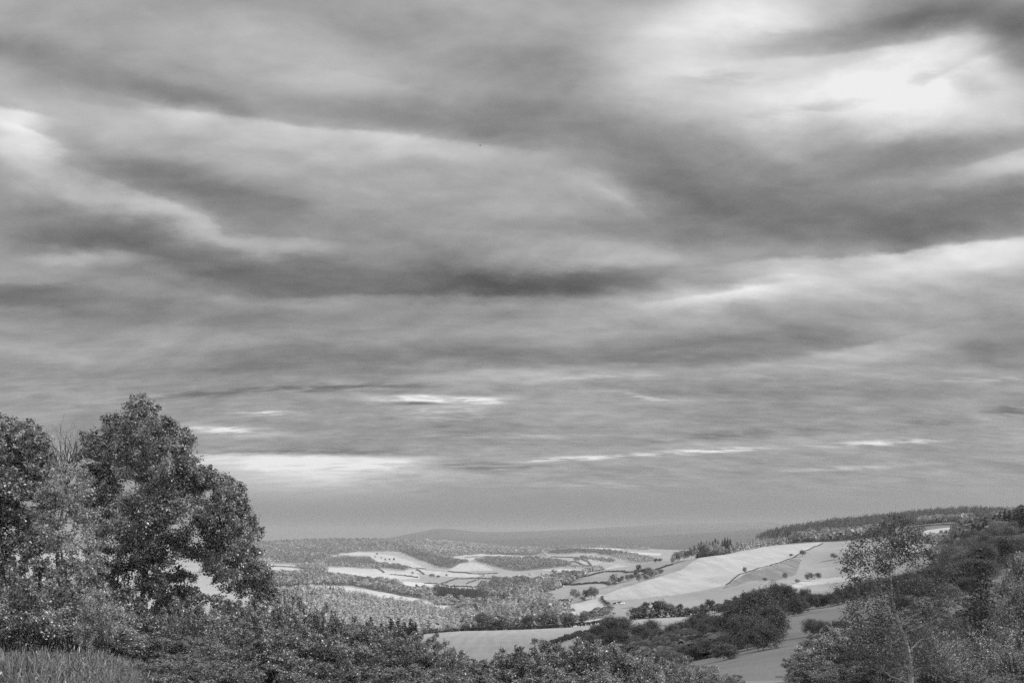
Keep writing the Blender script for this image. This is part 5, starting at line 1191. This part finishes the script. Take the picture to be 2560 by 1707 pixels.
def build_foreground():
    rng = np.random.default_rng(77)

    def lumps_from_pixels(lst, Y, base, depth, rs=1.0):
        s = Y / F
        out = []
        for (px, py, r) in lst:
            dy = float(np.clip(rng.normal(), -1.6, 1.6)) * depth
            k = s * (1 + dy / Y)
            out.append(((px - CX) * k - base[0], dy, (HZ - py) * k - base[2], r * k * rs * 0.80))
        return out

    def big_tree(name, label, cat, px, Y, lst, depth, r_trunk, fork_py, per, leaf, mat, seed, clus=16, spread=0.2, dens=None, bark=None, fork_px=None, sprigs=3, **k):
        base = P3(px, Y)
        L = lumps_from_pixels(lst, Y, base, depth)
        r_ = np.random.default_rng(seed + 5)
        for (x, y, z, r) in list(L):          # small sprigs that roughen the outline
            for _ in range(sprigs):
                d = r_.normal(size=3); d[2] = abs(d[2]) * 0.8 + 0.1; d /= np.linalg.norm(d)
                L.append((x + d[0] * r * 1.12, y + d[1] * r * 1.12, z + d[2] * r * 1.12, r * (0.22 + 0.12 * r_.random())))
        if dens is not None: dens = list(dens) + [1.0] * (len(L) - len(dens))
        fx = 0 if fork_px is None else (fork_px - px) * Y / F
        (tv, tf), (lv, lf, lt) = lump_tree(L, (0, 0, 0), (fx, 0, (HZ - fork_py) / F * Y - base[2]), r_trunk, np.random.default_rng(seed), per, leaf, clus, spread, dens=dens, **k)
        put_tree(name, (mesh_np(name + '_trunk', tv, [tf], [bark or M_BARK], smooth=True), mesh_np(name + '_crown', lv, [lf], [mat], lt)), base, 0, 1.0, label, cat)

    T1 = [(350, 1022, 40), (340, 1060, 55), (300, 1075, 50), (395, 1080, 55), (250, 1110, 50), (235, 1150, 50), (340, 1130, 70), (440, 1125, 55), (420, 1160, 60), (478, 1168, 40), (240, 1210, 55), (330, 1220, 80), (430, 1225, 75),
          (520, 1225, 60), (570, 1255, 42), (595, 1235, 30), (555, 1215, 34), (515, 1200, 38), (590, 1285, 42), (245, 1285, 55), (340, 1300, 75), (440, 1300, 70), (540, 1310, 62), (600, 1335, 45), (622, 1320, 26), (260, 1370, 60), (350, 1380, 60), (440, 1385, 60), (540, 1390, 60), (610, 1400, 52), (640, 1430, 40),
          (290, 1450, 60), (380, 1455, 45), (600, 1462, 40), (655, 1480, 36), (560, 1450, 35), (240, 1440, 50), (460, 1450, 36), (420, 1500, 40), (310, 1520, 60), (480, 1545, 30), (640, 1530, 34), (590, 1520, 24), (440, 1530, 40), (395, 1550, 40), (350, 1550, 44), (520, 1560, 30), (500, 1500, 26), (545, 1505, 24), (470, 1490, 30), (580, 1545, 30)]
    T1 = T1 + [(x + 18, y + 14, r * 0.9) for (x, y, r) in T1[::2]]
    big_tree('broadleaf_tree', 'tall dark leafy tree at left, highest crown of all', 'tree', 345, 76, T1, 2.6, 0.36, 1540, 900, 0.18, M_LEAF_DARK, 41, clus=30, spread=0.17, twigs=8)
    T2 = [(10, 1075, 45), (60, 1085, 42), (95, 1110, 38), (-50, 1090, 55), (20, 1130, 55), (80, 1150, 48), (115, 1165, 34), (-40, 1160, 65), (30, 1200, 60), (100, 1200, 42), (-30, 1240, 65), (50, 1260, 55), (-60, 1310, 75), (20, 1320, 65), (85, 1300, 42),
          (120, 1255, 32), (-20, 1390, 65), (50, 1380, 50), (100, 1350, 34), (-100, 1200, 80), (-110, 1350, 90), (20, 1450, 60)]
    T2 = T2 + [(x - 14, y + 16, r * 0.9) for (x, y, r) in T2[::2]]
    big_tree('broadleaf_tree', 'dark leafy tree cut by the left edge of the view', 'tree', -20, 63, T2, 2.2, 0.30, 1500, 850, 0.18, M_LEAF_DARK, 42, clus=26, spread=0.18, twigs=8)
    T4 = [(120, 1190, 32), (160, 1185, 30), (195, 1195, 34), (140, 1235, 40), (205, 1240, 38), (170, 1280, 42), (120, 1300, 40), (215, 1300, 40), (150, 1350, 48), (205, 1370, 44), (110, 1380, 40), (180, 1430, 46), (120, 1440, 46), (235, 1420, 40)]
    big_tree('pale_tree', 'paler thin leafy tree between the two dark left trees', 'tree', 175, 60, T4, 1.2, 0.13, 1470, 620, 0.14, M_LEAF_PALE, 43, clus=18, spread=0.22, bark=M_BARK_PALE)
    # thin tree at right
    T3 = [(2245, 1305, 24), (2222, 1322, 26), (2265, 1322, 28), (2290, 1335, 28), (2190, 1340, 32), (2230, 1350, 36), (2270, 1360, 34), (2310, 1362, 30), (2150, 1365, 30), (2195, 1380, 34), (2240, 1395, 36), (2285, 1398, 34), (2320, 1392, 26), (2125, 1395, 26),
          (2160, 1415, 30), (2205, 1430, 34), (2120, 1430, 20), (2140, 1455, 24), (2180, 1475, 40), (2235, 1480, 46), (2290, 1480, 40), (2335, 1500, 40), (2160, 1520, 46), (2220, 1530, 50), (2290, 1540, 40), (2350, 1550, 36), (2180, 1590, 46), (2130, 1560, 34), (2390, 1500, 26), (2230, 1610, 44), (2300, 1600, 42), (2140, 1640, 50), (2200, 1670, 46), (2330, 1650, 46), (2260, 1660, 40), (2390, 1570, 36), (2105, 1480, 28), (2370, 1440, 24), (2345, 1460, 28)]
    dn = [1.1] * 17 + [1.0] * 12 + [0.9] * 10
    big_tree('young_tree', 'thin sparse tree with a pale trunk in the lower right corner', 'tree', 2276, 50, T3, 0.9, 0.17, 1600, 850, 0.105, M_TREE_DARK, 44, clus=12, spread=0.36, dens=dn, bark=M_BARK_LIGHT, fork_px=2264, twigs=10, sprigs=0)
    # dark fir and spruce right of it
    a = conifer_arrays(np.random.default_rng(9), 16, 8.0, 17, 46, 0.42, 0.22)
    put_tree('fir_tree', (mesh_np('fir_trunk', a[0][0], [a[0][1]], [M_BARK], smooth=True), mesh_np('fir_crown', a[1][0], [a[1][1]], [M_FIR], a[1][2])), P3(2452, 118, -0.3), 0.4, 0.95,
             'narrow dark fir standing on the grass right of the thin tree', 'tree', None, 0.85)
    # bare branches
    s = 84 / F
    b = P3(165, 84)
    tips = [((px - 165) * s, rng.normal() * 0.6, (HZ - py) * s - b[2]) for px, py in ((112, 1112), (128, 1095), (150, 1080), (165, 1084), (185, 1090), (205, 1105), (140, 1120), (196, 1128), (122, 1140), (212, 1135), (176, 1100))]
    v, f = tubes([limb((0, 0, -0.3), (0, 0, (HZ - 1230) * s - b[2]), 0.16, 0.10, rng, 6, 0.03)] + bare_paths(rng, (0, 0, (HZ - 1235) * s - b[2]), tips, 0.075, subs=7, reach=1.15), 5)
    o = link('bare_tree', mesh_np('bare_tree', v, [f], [M_TWIG], smooth=True), None, b)
    tag(o, 'leafless treetop of bare twigs rising between the two dark left trees', 'tree')
    s = 64 / F
    b = P3(718, 64)
    tips = [((px - 718) * s, rng.normal() * 0.5, (HZ - py) * s - b[2]) for px, py in ((694, 1440), (707, 1420), (722, 1428), (735, 1432), (768, 1422), (755, 1440), (688, 1462))]
    v, f = tubes(bare_paths(rng, (0, 0, -0.2), tips, 0.05, subs=5, reach=0.6), 5)
    o = link('bare_shrub', mesh_np('bare_shrub', v, [f], [M_TWIG], smooth=True), None, b)
    tag(o, 'leafless shrub of upright bare stems right of the tall tree', 'shrub')

    # shrubs of the near hedge
    SH = [shrub_meshes('shrub', 500 + i, 0.105, M_LEAF_DARK) for i in range(4)]
    SHP = [shrub_meshes('pale_shrub', 520 + i, 0.11, M_LEAF_PALE, 420) for i in range(2)]
    SHT = [shrub_meshes('twiggy_shrub', 530 + i, 0.10, M_LEAF_DARK, 500, 30, True) for i in range(2)]

    def shrubs(name, group, text, pool, rows):
        rows = sorted(rows, key=lambda t: t[0])
        for i, (px, Y, top, wpx) in enumerate(rows):
            p = P3(px, Y)
            H = (HZ - top) / F * Y - p[2]
            wd = wpx / F * Y / 4.4
            put_tree(name, pool[i % len(pool)], p, rng.random() * 6.28, H / 4.0, text.replace('{}', nth(i + 1, len(rows))), 'shrub', group, wd)
    shrubs('shrub', 'back row of the near hedge', 'dense leafy shrub in the back row of the near hedge, {}', SH,
           [(290, 61, 1540, 190), (390, 60, 1525, 190), (450, 58, 1522, 170), (520, 60, 1532, 180), (560, 62, 1535, 190), (650, 63, 1520, 190), (735, 62, 1505, 180), (800, 62, 1530, 170), (880, 62, 1552, 170), (960, 61, 1565, 180), (1050, 60, 1590, 170), (30, 60, 1430, 240), (140, 60, 1450, 220)])
    shrubs('shrub', 'front row of the near hedge', 'dense leafy shrub in the front row of the near hedge, {}', SH,
           [(60, 47, 1420, 260), (185, 46, 1455, 240), (300, 44, 1560, 220), (420, 44, 1590, 220), (540, 45, 1585, 230), (650, 44, 1575, 230), (760, 45, 1580, 230), (880, 44, 1600, 220), (1000, 44, 1610, 220), (1105, 44, 1618, 190), (1190, 43, 1650, 170),
            (1270, 43, 1625, 180), (1350, 42, 1610, 180), (1430, 42, 1612, 180), (1510, 42, 1605, 190), (1590, 42, 1630, 170), (1650, 43, 1668, 140)])
    shrubs('shrub', 'lowest shrubs along the bottom edge', 'low leafy shrub along the bottom edge of the view, {}', SH,
           [(440, 39, 1640, 200), (545, 33, 1665, 180), (470, 37, 1655, 220), (600, 36, 1650, 220), (730, 36, 1660, 220), (860, 36, 1660, 220), (990, 36, 1665, 220), (1120, 36, 1680, 220), (1250, 36, 1680, 200), (1380, 36, 1675, 220), (1510, 36, 1680, 200)])
    shrubs('flowering_shrub', 'pale flowering shrubs at the bottom', 'pale shrub with light flower heads at the bottom edge, {}', SHP,
           [(1128, 40, 1650, 110), (1700, 45, 1650, 130), (1755, 46, 1662, 130), (1820, 47, 1690, 120), (1035, 47, 1602, 90), (480, 43, 1600, 90), (240, 42, 1490, 120)])
    shrubs('shrub', 'dark bushes left of the thin tree', 'dark bush on the slope left of the thin tree trunk, {}', SH,
           [(2020, 62, 1640, 150), (2085, 66, 1588, 200), (2150, 64, 1600, 180), (2200, 58, 1650, 150), (2040, 55, 1670, 150), (2120, 52, 1660, 170), (2100, 95, 1560, 150)])
    shrubs('shrub', 'twiggy bushes right of the thin tree', 'open twiggy bush right of the thin tree trunk, {}', SHT,
           [(2340, 62, 1600, 150), (2410, 64, 1620, 160), (2480, 66, 1560, 190), (2540, 60, 1600, 170), (2420, 54, 1660, 150), (2520, 52, 1690, 150), (2320, 80, 1560, 140), (2380, 90, 1560, 150)])
    shrubs('shrub', None, 'bright leafy shrub cut by the right edge of the view', SHP, [(2575, 85, 1405, 170)])
    # rough grass in the corner
    n = 34000
    y = 17 + 24 * rng.random(n); pg = -60 + 640 * rng.random(n) ** 1.25
    x = (pg - CX) / F * y
    kp = fbm(x * 0.9, y * 0.9, 51, 3) > -0.9 + 1.2 * sm(pg, 330, 560)
    x, y = x[kp], y[kp]; n = len(x)
    z = ground(x, y)
    hgt = 0.10 + 0.30 * rng.random(n) ** 2.5 + 0.30 * sm(fbm(x * 0.7, y * 0.5, 52, 3), 0.0, 1.0); a = rng.random(n) * 6.28; w = 0.014 + 0.020 * rng.random(n) ** 2
    bx, by = np.cos(a) * w, np.sin(a) * w
    lx, ly = rng.normal(size=n) * 0.14, rng.normal(size=n) * 0.14
    v = np.stack([np.stack([x - bx, y - by, z - 0.02], 1), np.stack([x + bx, y + by, z - 0.02], 1), np.stack([x + lx + bx * 0.3, y + ly + by * 0.3, z + hgt], 1), np.stack([x + lx - bx * 0.3, y + ly - by * 0.3, z + hgt], 1)], 1).reshape(-1, 3)
    k = rng.random(n) < 0.45      # broad weed leaves among the blades
    wv, _ = leaf_quads(np.stack([x, y, z + hgt * rng.random(n) * 0.9], 1)[k], rng.normal(size=(k.sum(), 3)) + np.array([0, 0, 0.6]), 0.05 + 0.09 * rng.random(k.sum()), rng, 0.6)
    v = np.concatenate([v, wv]); n = len(v) // 4
    o = link('grass', mesh_np('grass', v, [np.arange(4 * n).reshape(n, 4)], [M_GRASS], rng.beta(1.3, 2.2, n)))
    tag(o, 'rough tall grass in the lower left corner', 'grass', kind='stuff')
    # bird far up
    Y = 420.0
    p = np.array([(1200.5 - CX) / F * Y, Y, (HZ - 364.5) / F * Y])
    prof = [(-0.42, 0.01), (-0.3, 0.05), (-0.1, 0.10), (0.1, 0.10), (0.24, 0.06), (0.33, 0.055), (0.42, 0.01)]
    an = np.linspace(0, 2 * np.pi, 9)[:-1]
    bv = np.array([(u, r * np.cos(t), r * np.sin(t)) for u, r in prof for t in an])
    bf = [(k * 8 + j, k * 8 + (j + 1) % 8, (k + 1) * 8 + (j + 1) % 8, (k + 1) * 8 + j) for k in range(6) for j in range(8)]
    o = bpy.data.objects.new('bird', None); COL.objects.link(o); o.location = p; o.rotation_euler = (0.1, 0.12, 0.25)
    link('body', mesh_np('bird_body', bv, [bf], [M_BIRD], smooth=True), o)
    for sgn in (-1, 1):
        wv = []
        for dz in (0.012, -0.012):
            wv += [(0.14, 0.05 * sgn, 0.05 + dz), (-0.12, 0.05 * sgn, 0.05 + dz), (-0.16, 0.32 * sgn, 0.22 + dz), (0.12, 0.30 * sgn, 0.24 + dz), (-0.2, 0.62 * sgn, 0.16 + dz)]
        wf4 = [(0, 1, 2, 3), (5, 8, 7, 6), (0, 5, 6, 1), (1, 6, 7, 2), (0, 3, 8, 5), (2, 7, 9, 4), (3, 4, 9, 8)]; wf3 = [(3, 2, 4), (8, 9, 7)]
        link('wing', mesh_np('bird_wing', np.array(wv), [np.array(wf4), np.array(wf3)], [M_BIRD]), o)
    tag(o, 'tiny dark bird flying high in the grey clouds', 'bird')


# ------------------------------------------------------------------ unseen shading cloud, and the air
def build_shade_cloud():
    """Unseen low cloud, up and right of the viewpoint, added to keep the near slopes in shade."""
    rng = np.random.default_rng(4)
    alt = 1500.0
    off = SV[:2] * (alt + 60) / SV[2]
    puffs = [(-650, 250, 420), (-350, 380, 430), (0, 300, 450), (-150, 600, 280), (100, 600, 290), (330, 420, 380), (300, 600, 210), (-420, 640, 180), (620, 640, 330), (700, 850, 250), (800, 300, 420), (650, 60, 380), (0, -20, 380), (-300, 20, 400), (330, 0, 380), (560, 950, 130), (750, 1050, 200)]
    import bmesh
    Vs, Fs, o_ = [], [], 0
    bm = bmesh.new(); bmesh.ops.create_icosphere(bm, subdivisions=4, radius=1.0)
    sv = np.array([v.co[:] for v in bm.verts]); sf = np.array([[v.index for v in f.verts] for f in bm.faces]); bm.free()
    for (x, y, r) in puffs:
        k = 1 + 0.10 * fbm(sv[:, 0] * 3 + x, sv[:, 1] * 3 + sv[:, 2] * 2 + y, 8, 4)
        v = sv * k[:, None] * np.array([r, r, r * 0.28]) + np.array([x + off[0], y + off[1], alt + rng.normal() * 20])
        Vs.append(v); Fs.append(sf + o_); o_ += len(v)
    m, nt = node_mat('cloud')
    d = nt.nodes.new('ShaderNodeBsdfDiffuse'); d.inputs['Color'].default_value = (.85, .85, .85, 1)
    t = nt.nodes.new('ShaderNodeBsdfTranslucent'); t.inputs['Color'].default_value = (.85, .85, .85, 1)
    mx = nt.nodes.new('ShaderNodeMixShader'); mx.inputs[0].default_value = 0.45
    o = nt.nodes.new('ShaderNodeOutputMaterial')
    nt.links.new(d.outputs[0], mx.inputs[1]); nt.links.new(t.outputs[0], mx.inputs[2])
    tr = nt.nodes.new('ShaderNodeBsdfTransparent'); m2 = nt.nodes.new('ShaderNodeMixShader'); m2.inputs[0].default_value = 0.90
    nt.links.new(mx.outputs[0], m2.inputs[1]); nt.links.new(tr.outputs[0], m2.inputs[2]); nt.links.new(m2.outputs[0], o.inputs['Surface'])
    c = link('cloud', mesh_np('cloud', np.concatenate(Vs), [np.concatenate(Fs)], [m], smooth=True))
    tag(c, 'unseen low cloud added to shade the near slopes', 'cloud', kind='structure')


def build_haze():
    v, f = box_arrays(-32000, 32000, -120, 26500, -420, 330)
    m, nt = node_mat('haze')
    pv = nt.nodes.new('ShaderNodeVolumePrincipled')
    pv.inputs['Color'].default_value = (0.82, 0.82, 0.82, 1)
    pv.inputs['Density'].default_value = 4.2e-5
    pv.inputs['Anisotropy'].default_value = 0.2
    o = nt.nodes.new('ShaderNodeOutputMaterial'); nt.links.new(pv.outputs[0], o.inputs['Volume'])
    h = link('haze', mesh_np('haze', v, [f], [m]))
    tag(h, 'thin grey haze over the valley', 'haze', kind='stuff')


build()
